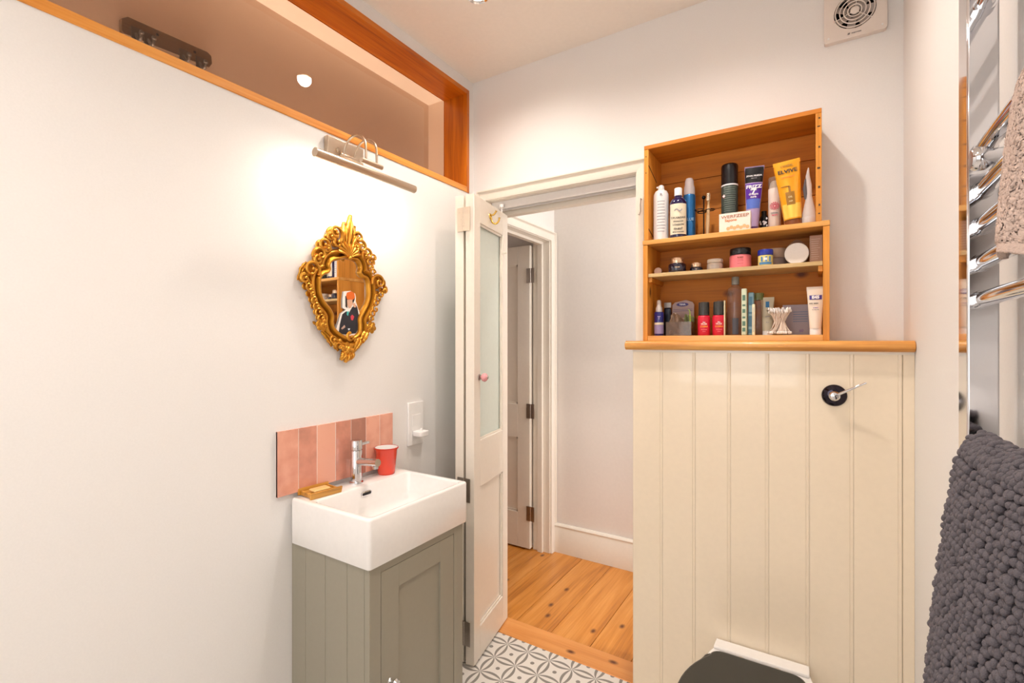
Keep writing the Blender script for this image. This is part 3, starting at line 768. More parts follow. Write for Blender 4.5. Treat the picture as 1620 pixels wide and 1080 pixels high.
# gold tube, leaning
YEL = M('golden_tube', '#f2a81c', .22, .25, coat=.5); YEL2 = M('pale_gold', '#f6cf5a', .25, .3)
t, patch, word = tube_pack('shampoo_tube', 'golden yellow shampoo tube leaning left with black lettering', -.0595, 1.815, SZ1, .0385, .0260, .218, .020, YEL, M('brown_cap', '#7a3f14', .3), .022, .026, tilt=-.10)
patch(.02, .26, .024, .025, YEL2)
BR = M('brown_ink', '#6a3f10', .5)
word("L'ORÉAL", .0095, .91, M('gold_ink', '#8a6a2a', .4)); word('ELVIVE', .0165, .815, INK, 1.15, .0004); word('extraordinary oil', .0055, .72, ORI); word('nourishing', .0055, .56, BR, shift=-.012)
patch(.24, .46, .012, .013, M('bottle_print', '#9a6c20', .4), off=.0009); patch(.46, .56, .003, .003, M('bottle_print'), off=.0009); word('OIL', .008, .37, M('pale_ink', '#e8d49a', .5)); word('rich', .007, .30, M('pale_ink'))
# white trimmer
x, y = -.017, 1.822
t = thing('trimmer', 'white and grey pointed grooming device on round base at the right end', 'trimmer', (x, y, SZ1))
TG = M('device_white', '#cbc2be', .3)
MB().lathe([(.0215, 0), (.0225, .003), (.0225, .024), (.0205, .027)], (x, y, SZ1), 32).build('base', TG, t)
MB().lathe([(.0205, .0275), (.019, .040), (.013, .070), (.0085, .092), (.0075, .100)], (x, y, SZ1), 28, sy=.75).build('body', TG, t)
m = MB(); m.tube([(x+.001, y, SZ1+.098), (x-.001, y, SZ1+.13), (x-.004, y, SZ1+.16), (x-.002, y, SZ1+.186)], [.0075, .0085, .006, .0015], 16, flat=.6); m.build('head', TG, t)
m = MB(); m.tube([(x-.009, y-.002, SZ1+.085), (x-.012, y-.002, SZ1+.12), (x-.010, y-.002, SZ1+.150)], [.004, .006, .002], 12, flat=.6); m.build('comb', M('device_grey', '#5a585c', .4), t)

# -- middle shelf
z = SZ2
x, y = -.503, 1.83
t = thing('lid_disc', 'small pale pink round disc leaning at the left of the middle shelf', 'lid', (x, y, z))
m = MB().lathe([(.0130, 0), (.0145, .002), (.0145, .006), (.013, .008), (1e-4, .008)], (0, 0, 0), 28, 'Y')
m.v = [tuple(Matrix.Rotation(radians(-8), 3, 'X') @ Vector(v)+Vector((x, y, z+.0152))) for v in m.v]
m.build('disc', M('powder_pink', '#d9b6a6', .5), t)
def jar(name, lab, x, y, z, r, h, rl, hl, body, lid, group=None, cat='jar', waist=True):
    t = thing(name, lab, cat, (x, y, z), group)
    MB().lathe([(r*.90, 0), (r, .004), (r, h-.005), (r*.93, h-.001), (rl*.9, h)], (x, y, z), 36).build('jar_body', body, t)
    MB().lathe([(rl*.97, h+.0004), (rl, h+.002), (rl, h+hl-.003), (rl*.95, h+hl), (1e-4, h+hl)], (x, y, z), 36).build('lid', lid, t)
    return t
ROSEG = M('rose_gold', '#e3c2a2', .22, .85)
NJ = M('navy_jar', '#17152f', .1, coat=.7)
t = jar('cream_jar', 'larger navy glass jar with rose gold lid on the middle shelf', -.432, 1.832, z, .0315, .036, .0245, .021, NJ, ROSEG)
p, r_ = onface(-.432, 1.832, .0315, z+.020); text('NEOM', .006, ROSEG, t, p, r_)
t = jar('cream_jar', 'smaller navy glass jar with rose gold lid on the middle shelf', -.367, 1.842, z, .0225, .019, .0185, .016, NJ, ROSEG)
p, r_ = onface(-.367, 1.842, .0225, z+.011); text('eye', .004, ROSEG, t, p, r_)
t = jar('cream_jar', 'clear jar of pale cream with white lid between navy and pink jars', -.303, 1.842, z, .0275, .029, .0265, .013, M('frosted_jar', '#cfc0b2', .15, coat=.5), M('warm_white_lid', '#e2d3c2', .3))
lines(t, -.303, 1.842, .0275, [z+.010, z+.014, z+.018], .03, GINK, .001)
t = jar('cream_jar', 'pink jar with wide black lid in the middle shelf', -.220, 1.832, z, .0345, .047, .0335, .023, M('coral_pink', '#ef8087', .3), BLACKP)
p, r_ = onface(-.220, 1.832, .0345, z+.036); text('SUKIN', .0065, BR, t, p, r_); lines(t, -.220, 1.832, .0345, [z+.029, z+.024, z+.015], .022, M('deep_pink_ink', '#c25a62', .5), .0012)
x, y = -.141, 1.808
t = thing('balm_jar', 'small jar with blue lid and yellow and blue patterned label', 'jar', (x, y, z))
MB().lathe([(.0215, 0), (.0222, .002), (.0222, .034), (.0215, .035)], (x, y, z), 32).build('jar_body', M('pale_yellow', '#d8c878', .4), t)
MB().lathe([(.0228, .0355), (.0232, .037), (.0232, .051), (.022, .054), (1e-4, .054)], (x, y, z), 32).build('lid', M('royal_blue', '#1e2f9a', .3), t)
SKY = M('sky_print', '#4f86b4', .5); p0 = phi(x, y)-pi/2
arc(MB(), x, y, .0222, z+.004, z+.012, .9).build('print', SKY, t)
for k in (-.5, .1, .6):
    MB().lathe([(.0224, z+.014), (.0228, z+.014), (.0228, z+.030), (.0224, z+.030)], (x, y, 0), 6, a0=p0+k-.12, a1=p0+k+.14).build('print', SKY, t)
arc(MB(), x, y, .0223, z+.018, z+.026, .22).build('print', WINK, t)
x, y = -.118, 1.888
t = jar('cosmetic_pot', 'taupe pot with beige lid behind the blue-lidded jar', x, y, z, .0370, .034, .0370, .032, M('taupe_pot', '#9f8a86', .4), M('beige_lid', '#c8ab94', .45))
# cotton pads
x, y = -.052, 1.835
t = thing('cotton_pads', 'bag of round white cotton pads lying on its side on the middle shelf', 'cotton pads', (x, y, z))
m = MB()
for k in range(6):
    m.lathe([(.033, .0), (.0345, .0015), (.0345, .0055), (.033, .007), (1e-4, .007)], (x, y-.018+.0075*k, z+.0360), 32, 'Y')
m.build('pad', M('cotton', '#f1ebe6', .9, bump=.3, bscale=200), t)
def bag(u, v):
    a = 2*pi*u; r = .0355; cz = z+.0362
    px, pz = r*cos(a), r*sin(a)
    if pz > 0: pz *= 1+.22*max(0, sin(a))**8
    return (x+px, y-.021+.052*v, cz+pz)
MB().grid(bag, 48, 3).build('wrapper', clear('cellophane', '#eeeeee', .1, haze=.25), t)
x, y = .0025, 1.842
t = thing('carton', 'tall brown kraft carton at the right end of the middle shelf', 'box', (x, y, z))
KR = M('kraft_mauve', '#b08f7c', .6)
MB().box(x-.0185, x+.0165, y-.018, y+.018, z, z+.090).build('carton', KR, t, bevel=.0008)
m = MB()
for k in range(10): m.box(x-.014, x-.014+random.uniform(.018, .026), y-.0186, y-.0179, z+.014+.007*k, z+.0152+.007*k)
m.build('print', M('pale_mauve_ink', '#d6c0b2', .6), t)

# -- lower shelf
z = SZ3
x, y = -.499, 1.832
t = thing('spray_bottle', 'navy and lilac pump bottle at the left end of the bottom shelf', 'bottle', (x, y, z))
MB().lathe([(.0165, 0), (.0175, .002), (.0175, .086), (.0165, .089), (.012, .090)], (x, y, z), 32).build('body', M('night_blue', '#1d2272', .2, coat=.4), t)
MB().lathe([(.0118, .0905), (.0118, .105), (.0085, .112), (.008, .130), (.006, .134), (1e-4, .135)], (x, y, z), 24).build('pump', M('silver_white', '#d8cfc8', .3, .3), t)
arc(MB(), x, y, .0175, z+.008, z+.040, 1.2).build('label', M('lilac_label', '#a392bb', .5), t); arc(MB(), x, y, .0175, z+.041, z+.050, 1.2).build('label', M('cream_label'), t)
p, r_ = onface(x, y, .0175, z+.066); text('T', .018, LILAC, t, p, r_)
x, y = -.480, 1.885
t = thing('ointment_tube', 'dark tube with pale crimped end behind the navy pump bottle', 'tube', (x, y, z))
MB().box(x-.013, x+.013, y-.010, y+.010, z, z+.108).build('body', M('black_blue', '#15182c', .3), t, bevel=.005)
MB().box(x-.0135, x+.0135, y-.003, y+.003, z+.108, z+.128).build('crimp', M('grey_foil', '#a49a92', .3, .4), t, bevel=.001)
# floss pack behind, clear tub in front with odds and ends
x, y = -.425, 1.895
t = thing('razor_pack', 'mauve blister card with purple oval standing behind the clear tub', 'packet', (x, y, z))
pts = [(x-.043, z), (x+.040, z), (x+.040, z+.118), (x+.034, z+.128), (x+.010, z+.136), (x-.030, z+.128), (x-.040, z+.118)]
MB().prism(pts, y-.003, y+.003, 'XZ').build('card', M('mauve_card', '#b09088', .45), t, bevel=.001)
ov = [(x-.002+.022*cos(a), z+.119+.0075*sin(a)) for a in [2*pi*i/24 for i in range(24)]]
MB().prism(ov, y-.0042, y-.003, 'XZ').build('oval', M('indigo', '#3c2470', .4), t)
text('TENA', .009, WINK, t, (x-.002, y-.0048, z+.119))
m = MB(); m.box(x-.036, x+.034, y-.0036, y-.003, z+.094, z+.0955); m.box(x-.036, x+.034, y-.0036, y-.003, z+.100, z+.1012); m.build('print', M('indigo'), t)
x, y = -.420, 1.822
t = thing('clear_tub', 'small clear plastic tub of odds and ends on the bottom shelf', 'tub', (x, y, z))
m = MB(); tw = .0012
m.box(x-.045, x+.045, y-.025, y-.025+tw, z, z+.050).box(x-.045, x+.045, y+.025-tw, y+.025, z, z+.050).box(x-.045, x-.045+tw, y-.025, y+.025, z, z+.050).box(x+.045-tw, x+.045, y-.025, y+.025, z, z+.050).box(x-.045, x+.045, y-.025, y+.025, z, z+tw)
m.build('tub', clear('tub_plastic', '#cdbcae', .05, haze=.2, hcol='#b09a8c'), t)
rnd = random.Random(3)
t = thing('packet', 'crumpled brown sachet sticking out of the clear tub', 'packet', (x-.01, y, z+.002))
m = MB(); m.grid(lambda u, v: (x-.036+.050*u+.004*sin(v*9), y-.004+.006*sin(u*11+v*7), z+.002+.072*v+.010*sin(u*5)), 14, 14); o = m.build('sachet', M('brown_film', '#7d6450', .25), t); sm = o.modifiers.new('solid', 'SOLIDIFY'); sm.thickness = .0015
t = thing('packet', 'olive foil sachet leaning right in the clear tub', 'packet', (x+.02, y, z+.002))
m = MB(); m.grid(lambda u, v: (x+.004+.034*u+.010*v, y+.010+.005*sin(u*9+v*8), z+.002+.078*v-.012*u), 12, 12); o = m.build('sachet', M('olive_film', '#6d7148', .25), t); sm = o.modifiers.new('solid', 'SOLIDIFY'); sm.thickness = .0015
for k, (dx, dz, c, lb) in enumerate(((-.028, .013, '#e6d3c6', 'white hair pearl'), (.000, .016, '#d69a6a', 'orange ring-shaped bead'), (.028, .012, '#7fa86a', 'green bead'))):
    m = MB().lathe([(.003, -.002), (.0055, -.002), (.0065, 0), (.0055, .002), (.003, .002), (.003, -.002)], (x+dx, y-.019, z+dz), 16, 'Y', cap=False)
    tag(m.build('bead', M('bead%d' % k, c, .3)), lb+' at the front of the clear tub', 'bead')
tag(MB().tube([(x-.018, y-.014, z+.004), (x+.036, y-.014, z+.006)], .0025, 8).build('nail_stick', M('pale_stick', '#d8d0b0', .5)), 'pale wooden stick lying along the front of the clear tub', 'stick')
tag(MB().tube([(x+.034, y-.018, z+.004), (x+.040, y-.018, z+.05), (x+.038, y-.016, z+.088), (x+.033, y-.016, z+.094)], .0016, 8).build('floss_pick', M('lime_plastic', '#9fb83c', .3)), 'lime green wire pick standing in the clear tub', 'pick')
# red roll-ons
x, y = -.335, 1.812
t = thing('roll_on', 'left of the two red bottles with tall black caps', 'deodorant', (x, y, z), 'red roll-on bottles')
RED = M('crimson_label', '#d31a37', .3); 
MB().lathe([(.0195, 0), (.021, .003), (.021, .063), (.019, .069), (.016, .071)], (x, y, z), 36).build('body', RED, t)
MB().lathe([(.0180, .0715), (.0182, .073), (.0178, .115), (.0165, .118), (1e-4, .118)], (x, y, z), 32).build('cap', M('charcoal_cap', '#34322f', .3), t)
for s, zz, sz, mt in (('Dry', .046, .005, WINK), ('MUSK', .040, .0078, M('pale_pink_ink', '#f7c9bd', .5)), ('COBRA', .031, .0075, M('orange_ink2', '#ff9a2a', .5)), ('deodorant', .021, .0045, M('pale_red', '#ee6a70', .5)), ('50 ml', .014, .004, M('pale_red'))):
    p, r_ = onface(x, y, .021, z+zz); text(s, sz, mt, t, p, r_, bold=.0003)
dup_tree(t, (-.286, 1.812, z), 'right of the two red bottles with tall black caps')
x, y = -.292, 1.885
t = thing('bottle', 'clear-capped pale bottle behind the right red bottle', 'bottle', (x, y, z))
MB().lathe([(.018, 0), (.019, .003), (.019, .085), (.013, .092)], (x, y, z), 28).build('body', M('milky', '#a08a78', .2), t)
MB().lathe([(.013, .092), (.013, .124), (.011, .128), (1e-4, .128)], (x, y, z), 20).build('cap', CLEARP, t)
# tall clear bottle
x, y = -.2385, 1.855
t = thing('clear_bottle', 'tall clear bottle half full of pinkish liquid with grey cap', 'bottle', (x, y, z))
CB = clear('bottle_plastic', '#f6eae0', .04, haze=.16, hcol='#c0b0a4')
MB().lathe([(.026, 0), (.0275, .003), (.0275, .155), (.024, .166), (.014, .172), (.013, .178)], (x, y, z), 36).build('bottle', CB, t)
MB().lathe([(.0125, .1785), (.0128, .180), (.0124, .203), (.011, .206), (1e-4, .206)], (x, y, z), 24).build('cap', M('smoky_cap', '#8c8a80', .2), t)
arc(MB(), x, y, .0277, z+.004, z+.060, .35).build('label', M('dark_sticker', '#4a464e', .4), t)
tag(MB().box(-.2675, -.2645, 1.797, 1.817, z, z+.120).build('leaflet', M('cream_paper', '#e9dcb8', .6), bevel=.0004), 'narrow cream leaflet standing at the left of the tall clear bottle', 'leaflet')
# toothpaste and slim packs
def slim(name, lab, x, y, w, d, h, mat, tilt=0., marks=None, mk=None, cat='tube'):
    t = thing(name, lab, cat, (x, y, z))
    m = MB().box(-w/2, w/2, -d/2, d/2, 0, h); R = Matrix.Rotation(tilt, 3, 'Y')
    m.v = [tuple(R @ Vector(v)+Vector((x, y, z+abs(sin(tilt))*w/2))) for v in m.v]
    m.build('body', mat, t, bevel=min(w, d)*.2)
    if marks:
        m = MB()
        for a, b in marks: m.box(-w*.28, w*.28, -d/2-.0006, -d/2, h*a, h*b)
        m.v = [tuple(R @ Vector(v)+Vector((x, y, z+abs(sin(tilt))*w/2))) for v in m.v]
        m.build('print', mk, t)
    return t
slim('toothpaste_box', 'narrow white and green toothpaste carton beside the tall clear bottle', -.2045, 1.808, .016, .026, .158, M('pale_green_card', '#cfd8bc', .5), .0, [(.08, .16), (.2, .30), (.36, .40), (.48, .56), (.62, .66), (.74, .86)], M('green_ink', '#5a7f6a', .5), 'carton')
slim('toothpaste_tube', 'blue-green slim tube beside the narrow toothpaste carton', -.1885, 1.835, .018, .030, .146, M('sea_blue', '#7fa3b0', .3), .02, [(.05, .14), (.2, .45), (.5, .54), (.7, .9)], M('deep_sea', '#3f6f86', .4), 'tube')
slim('lip_balm', 'short narrow cream stick in front of the clear capped bottle', -.1755, 1.802, .009, .009, .104, M('cream_paper'), 0, [(.1, .9)], M('soft_grey', '#cfc7b0', .5), 'lip balm')
x, y = -.168, 1.868
t = thing('clear_bottle', 'shorter clear bottle with greenish cap right of the slim tubes', 'bottle', (x, y, z))
MB().lathe([(.019, 0), (.020, .003), (.020, .118), (.018, .121)], (x, y, z), 32).build('bottle', CB, t)
MB().lathe([(.0182, .1215), (.0185, .143), (.017, .146), (1e-4, .146)], (x, y, z), 28).build('cap', clear('green_cap', '#c2cc9a', .1, haze=.4, hcol='#9aa870'), t)
x, y = -.139, 1.862
t, patch, word = tube_pack('cream_tube', 'pale beige cream tube with blue square behind the cotton buds', x, y, z, .0205, .0165, .129, .012, M('beige_tube', '#c4b99e', .35), WHITEP, .016, .0155)
patch(.70, .88, .0055, .0055, M('teal_blue', '#1f6fa6', .4)); word('La', .006, .60, INK); word('CREME', .0045, .42, GINK); word('30 ml', .004, .25, GINK)
# cotton buds bundle
x, y = -.101, 1.822
t = thing('cotton_buds', 'bundle of white cotton buds pinched at the middle on the bottom shelf', 'cotton buds', (x, y, z))
m = MB(); m2 = MB(); rnd = random.Random(5)
for k in range(70):
    r0 = sqrt(rnd.random()); a = rnd.random()*2*pi; a2 = a+rnd.uniform(.8, 1.3); h = .078+rnd.uniform(-.006, .008)
    def at(s): 
        rr = (.014+.019*abs(2*s-1)**1.4)*r0; aa = a+(a2-a)*s
        return (x+rr*cos(aa)*1.1, y+rr*sin(aa)*.75, z+.0045+h*s)
    m.tube([at(s) for s in (0, .25, .5, .75, 1)], .0011, 5)
    for s in (0.03, .97):
        c = at(s); m2.ball((c[0], c[1], c[2]+(.001 if s < .5 else 0)), .0026, 5, 1, 1, 1.9)
o = m.build('bud_stick', M('bud_paper', '#ead6c4', .6), t); o['kind'] = 'stuff'
o = m2.build('bud_tip', M('cotton'), t); o['kind'] = 'stuff'
x, y = -.052, 1.898
t = thing('medicine_box', 'grey-lilac flat carton behind the cotton buds', 'box', (x, y, z))
MB().box(x-.043, x+.037, y-.012, y+.012, z, z+.103).build('carton', M('grey_lilac', '#a99aa0', .5), t, bevel=.0008)
m = MB()
for k in range(5): m.box(x-.012, x+.030, y-.0127, y-.012, z+.045+.008*k, z+.0475+.008*k)
m.build('print', M('blue_grey_ink', '#75809a', .5), t)
text('60', .012, M('violet_ink', '#8b6aa4', .5), t, (x+.012, y-.0127, z+.015)); 
t, patch, word = tube_pack('hand_cream_tube', 'white cream tube with purple oval at the right end of the bottom shelf', .0005, 1.812, z, .0245, .0165, .152, .013, M('cream_white', '#eadccb', .35), WHITEP, .020, .0165, tilt=0)
patch(.695, .80, .0165, .0168, M('indigo_oval', '#43368e', .4), off=.0008); word('E45', .0125, .748, WINK, 1.1, .0008); word('DRY SKIN', .0055, .60, INK, shift=-.005)
word('cream', .0055, .50, M('violet_ink')); word('for itchy skin', .0035, .45, GINK)
tag(MB().box(.0090, .0135, 1.832, 1.870, z, z+.148).box(-.004, .0135, 1.866, 1.870, z, z+.154).build('leaflet', M('dark_leaflet', '#cdb6a0', .6)), 'folded beige leaflet standing behind the white tube with the purple oval', 'leaflet')

# small cabin hook on the right architrave
x = -.596; yy = YB-.020
t = thing('cabin_hook', 'tiny metal cabin hook on the right door architrave beside the crate', 'hook', (x, yy, 1.90))
MB().tube([(x, yy, 1.945), (x, yy-.010, 1.946), (x, yy-.010, 1.938)], .0022, 8).build('eye', STEEL, t)
MB().tube([(x, yy-.009, 1.942), (x-.002, yy-.009, 1.92), (x-.001, yy-.009, 1.895), (x-.006, yy-.010, 1.880), (x-.010, yy-.010, 1.884)], .0018, 8).build('rod', STEEL, t)

# ------------------------------------------------------------------ extractor fan
cx, cz, y = .109, 2.452, YB
t = thing('extractor_fan', 'white square extractor fan with concentric ring grille high on the back wall', 'extractor fan', (cx, y, cz))
h = .0845
def rsq(h, r=.01, n=4):
    return [(cx+sx*(h-r)+r*cos(a0+pi/2*i/n), cz+sz*(h-r)+r*sin(a0+pi/2*i/n)) for sx, sz, a0 in ((1, 1, 0), (-1, 1, pi/2), (-1, -1, pi), (1, -1, 3*pi/2)) for i in range(n+1)]
ci = [(cx+.056*cos(pi/4+a), cz+.056*sin(pi/4+a)) for a in [2*pi*i/40 for i in range(40)]]
def plate():
    m = MB(); outer = rsq(h, .008, 9); n = 40
    o2 = outer
    ini = [(cx+.057*cos(2*pi*(i+.5)/40), cz+.057*sin(2*pi*(i+.5)/40)) for i in range(40)]
    vs = [(p[0], y-.020, p[1]) for p in o2]+[(p[0], y-.020, p[1]) for p in ini]+[(p[0]*1.0, y, p[1]) for p in o2]+[(p[0], y-.002, p[1]) for p in ini]
    fs = []
    for i in range(n):
        j = (i+1) % n
        fs += [(i, j, n+j, n+i), (i, 2*n+i, 2*n+j, j), (n+i, n+j, 3*n+j, 3*n+i)]
    return m.add(vs, fs)
plate().build('cover', M('fan_white', '#e8dcd2', .35), t)
MB().lathe([(.056, 0), (1e-4, 0)], (cx, y-.0022, cz), 32, 'Y').build('duct', M('duct_dark', '#4d3f36', .8), t)
m = MB()
for k in range(7):
    a = 2*pi*k/7
    R = Matrix.Rotation(a, 3, 'Y') @ Matrix.Rotation(radians(28), 3, 'Z')
    c = Vector((cx, y-.009, cz))+Matrix.Rotation(a, 3, 'Y') @ Vector((.034, 0, 0))
    m.rbox(c, .019, .0008, .0125, Matrix.Rotation(a, 3, 'Y') @ Matrix.Rotation(radians(24), 3, 'X'))
m.build('impeller', M('fan_grey', '#bfb0a6', .4), t)
RG = M('fan_white')
for rr in (.053, .041, .030, .019):
    pts = [(cx+rr*cos(b), y-.022, cz+rr*sin(b)) for b in [2*pi*i/40 for i in range(41)]]
    MB().tube(pts, .0019, 8, False).build('grille_ring', RG, t)
MB().lathe([(.0125, -.018), (.0125, -.023), (.010, -.025), (1e-4, -.025)], (cx, y, cz), 24, 'Y').build('hub', RG, t)
m = MB()
for a in (radians(200), radians(320), radians(80)):
    m.tube([(cx+.012*cos(a), y-.0215, cz+.012*sin(a)), (cx+.062*cos(a), y-.0215, cz+.062*sin(a))], .0013, 6)
m.build('spoke', RG, t)
m = MB()
for sx, sz in ((1, 1), (-1, -1), (1, -1), (-1, 1)): m.lathe([(.003, -.0200), (.003, -.0212), (1e-4, -.0214)], (cx+sx*.072, y, cz+sz*.070), 10, 'Y')
m.build('screw', WHITEP, t)
text('manrose', .0075, M('mid_grey_ink', '#77706c', .5), t, (cx+.004, y-.0206, cz-.071))
m = MB(); m.prism([(cx-.020, cz-.074), (cx-.014, cz-.074), (cx-.0125, cz-.0685), (cx-.0185, cz-.0685)], y-.0208, y-.0200, 'XZ'); m.build('emblem', M('mid_grey_ink'), t)

# ------------------------------------------------------------------ downlights
def downlight(x, y, lab, watts=SPOT_W):
    t = thing('downlight', lab, 'downlight', (x, y, ZC), 'recessed ceiling downlights')
    MB().lathe([(.030, -.001), (.032, -.006), (.040, -.008), (.0445, -.004), (.045, 0)], (x, y, ZC), 36, cap=False).build('bezel', CHROME, t)
    MB().lathe([(.0305, -.0008), (1e-4, -.0008)], (x, y, ZC), 28).build('bulb', M('lamp_glow', '#fff2e0', .4, emit=14.), t)
    l = light('downlight_lamp', 'SPOT', (0, 0, -.012), watts, WARM, spot_size=radians(150), spot_blend=.9, shadow_soft_size=.032)
    l.parent = t
    return t
downlight(-1.072, 1.46, 'chrome-rimmed ceiling downlight near the pine framed opening, lit', 26)
downlight(-.33, 1.28, 'chrome-rimmed ceiling downlight above the toilet')
downlight(-1.0, -.50, 'chrome-rimmed ceiling downlight behind the camera near the pine framed opening')
downlight(-.33, -.10, 'chrome-rimmed ceiling downlight behind the camera beside the towel rail')

t = thing('downlight', 'added chrome-rimmed fill downlight in the hall ceiling, out of view', 'downlight', (-.55, 2.42, ZC))  # unseen lamp added to brighten the hall's far wall
MB().lathe([(.030, -.001), (.032, -.006), (.040, -.008), (.0445, -.004), (.045, 0)], (-.55, 2.42, ZC), 36, cap=False).build('bezel', CHROME, t)
MB().lathe([(.0305, -.0008), (1e-4, -.0008)], (-.55, 2.42, ZC), 28).build('bulb', M('lamp_glow'), t)
l = light('hall_fill_light', 'SPOT', (0, 0, -.012), 13, (.96, .97, 1.0), spot_size=radians(160), spot_blend=1.0, shadow_soft_size=.03); l.parent = t
# ------------------------------------------------------------------ coat rack in the closet
xw = -1.804
t = thing('coat_rack', 'dark wooden hook rail with grey double hooks on the wall behind the high glass', 'coat rack', (xw, .735, 2.345))
MB().prism([(.612, 2.308), (.606, 2.318), (.606, 2.352), (.622, 2.366), (.850, 2.374), (.864, 2.366), (.866, 2.340), (.856, 2.322)], xw+.001, xw+.020, 'YZ').build('rail', DARKW, t, bevel=.0015)
HG = M('hook_grey', '#6b645e', .4, .3)
for yy in (.642, .675, .775, .825):
    m = MB(); m.box(xw+.020, xw+.024, yy-.012, yy+.012, 2.305, 2.342)
    m.tube(smooth_loop([(xw+.023, yy, 2.322), (xw+.040, yy, 2.300), (xw+.055, yy, 2.296), (xw+.062, yy, 2.312)], 4, False), .0045, 8)
    m.ball((xw+.062, yy, 2.314), .007, 6)
    m.build('hook', HG, t)
for yy in (.70, .81): MB().lathe([(.0045, .020), (.0045, .0215), (1e-4, .022)], (xw, yy, 2.352), 12, 'X').build('screw', INK, t)

# ------------------------------------------------------------------ picture light
yc = 1.157; zt = 1.960; xt = -1.318
t = thing('picture_light', 'satin nickel picture light with tube shade on two curved arms above the gold mirror', 'picture light', (XL, yc, 2.06))
MB().box(XL+.0005, XL+.022, 1.078, 1.236, 2.018, 2.092).build('back_plate', SATIN, t, bevel=.003)
MB().lathe([(.008, .0), (.008, .006), (.005, .009), (1e-4, .009)], (XL+.022, 1.118, 2.050), 16, 'X').build('plate_screw', SATIN, t)
MB().box(XL+.022, XL+.034, 1.125, 1.215, 2.030, 2.042).build('arm_block', SATIN, t, bevel=.003)
for yy in (1.140, 1.188):
    pts = []
    for i in range(15):
        a = pi*(1-i/14); pts.append((XL+.030+.0575+.0575*cos(a), yy, 2.040+.055*sin(a)))
    pts += [(XL+.1455, yy, 2.02), (XL+.1455, yy, 2.0)]
    MB().tube(pts, .0042, 10).build('arm', SATIN, t)
MB().lathe([(.009, 1.118), (.009, 1.212)], (XL+.1455, 0, 1.992), 20, 'Y').build('swivel_bar', SATIN, t, bevel=.001)
m = MB(); y0, y1 = .945, 1.376; R_ = .0145; n = 22     # tube shade, open slot facing the wall and down
a0, a1 = radians(-12), radians(262)
m.lathe([(R_, y0), (R_, y1)], (xt, 0, zt), n, 'Y', a0=0, a1=1.0)
m.v = []; m.f = []
ring = [(R_*cos(b), R_*sin(b)) for b in [radians(-95)+radians(285)*i/n for i in range(n+1)]]
inn = [(p[0]*.9, p[1]*.9) for p in reversed(ring)]
m.prism([(xt+p[0], zt+p[1]) for p in ring+inn], y0, y1, 'XZ')
m.build('lamp_shade', SATIN, t)
for ya in (y0-.004, y1): MB().lathe([(R_, ya), (R_, ya+.004)], (xt, 0, zt), 24, 'Y').build('end_cap', SATIN, t)
MB().lathe([(.006, y0+.01), (.006, y1-.01)], (xt-.001, 0, zt), 14, 'Y').build('bulb', M('tube_glow', '#fff0dc', .4, emit=9.), t)
l = light('picture_lamp', 'AREA', (xt-.012-XL, 0, zt-.010-2.06), PICTURE_W, (1, .93, .84), (0, radians(42), 0), shape='RECTANGLE', size=.016, size_y=.40)
l.parent = t

# ------------------------------------------------------------------ gold mirror
IN = [(1.1552, 1.6733), (1.1267, 1.6639), (1.099, 1.6547), (1.0863, 1.6376), (1.0887, 1.624), (1.0809, 1.6098), (1.0632, 1.6025), (1.0503, 1.5875), (1.0486, 1.5646), (1.0515, 1.5347), (1.0632, 1.5104), (1.0869, 1.4864), (1.1008, 1.4615), (1.1008, 1.4356), (1.1081, 1.4152), (1.1361, 1.3958), (1.1714, 1.3845), (1.1978, 1.3901), (1.2147, 1.4066), (1.2181, 1.4286), (1.2167, 1.4558), (1.2318, 1.4839), (1.2492, 1.5126), (1.2598, 1.5467), (1.2577, 1.5854), (1.2492, 1.6068), (1.2318, 1.612), (1.2167, 1.625), (1.2195, 1.6472), (1.2079, 1.6675), (1.1845, 1.6722)]
t = thing('wall_mirror', 'ornate gold rococo framed mirror under the picture light', 'mirror', (XL, 1.15, 1.56))
lp = smooth_loop([Vector((a, b)) for a, b in IN], 5)
n = len(lp)
cen = Vector((1.155, 1.52))
nrm = []
for i in range(n):
    d = (lp[(i+3) % n]-lp[i-3]).normalized(); q = Vector((d.y, -d.x))
    if q.dot(lp[i]-cen) < 0: q = -q
    nrm.append(q)
for _ in range(3): nrm = [((nrm[i-1]+nrm[i]*2+nrm[(i+1) % n])).normalized() for i in range(n)]
rp = [(-.004, .010), (-.001, .024), (.003, .028), (.007, .026), (.010, .020), (.016, .018), (.022, .023), (.026, .026), (.030, .024), (.034, .014), (.036, .0)]
m = MB(); vs = []
for o_, h_ in rp:
    for i in range(n):
        p = lp[i]+nrm[i]*o_*1.05; vs.append((XL+.001+h_, p.x, p.y))
k = len(rp)
m.add(vs, [(j*n+i, j*n+(i+1) % n, (j+1)*n+(i+1) % n, (j+1)*n+i) for j in range(k-1) for i in range(n)])
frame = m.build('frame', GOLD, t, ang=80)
m = MB(); m.prism([(p.x, p.y) for p in lp], XL+.001, XL+.011, 'YZ'); m.v = [(v[0]+(v[1]-1.155)*.026*(1 if v[0] > XL+.005 else 0), v[1], v[2]) for v in m.v]; m.build('mirror_glass', M('mirror_silver', '#f0f0f0', .01, 1), t, smooth=False)
HX = XL+.022
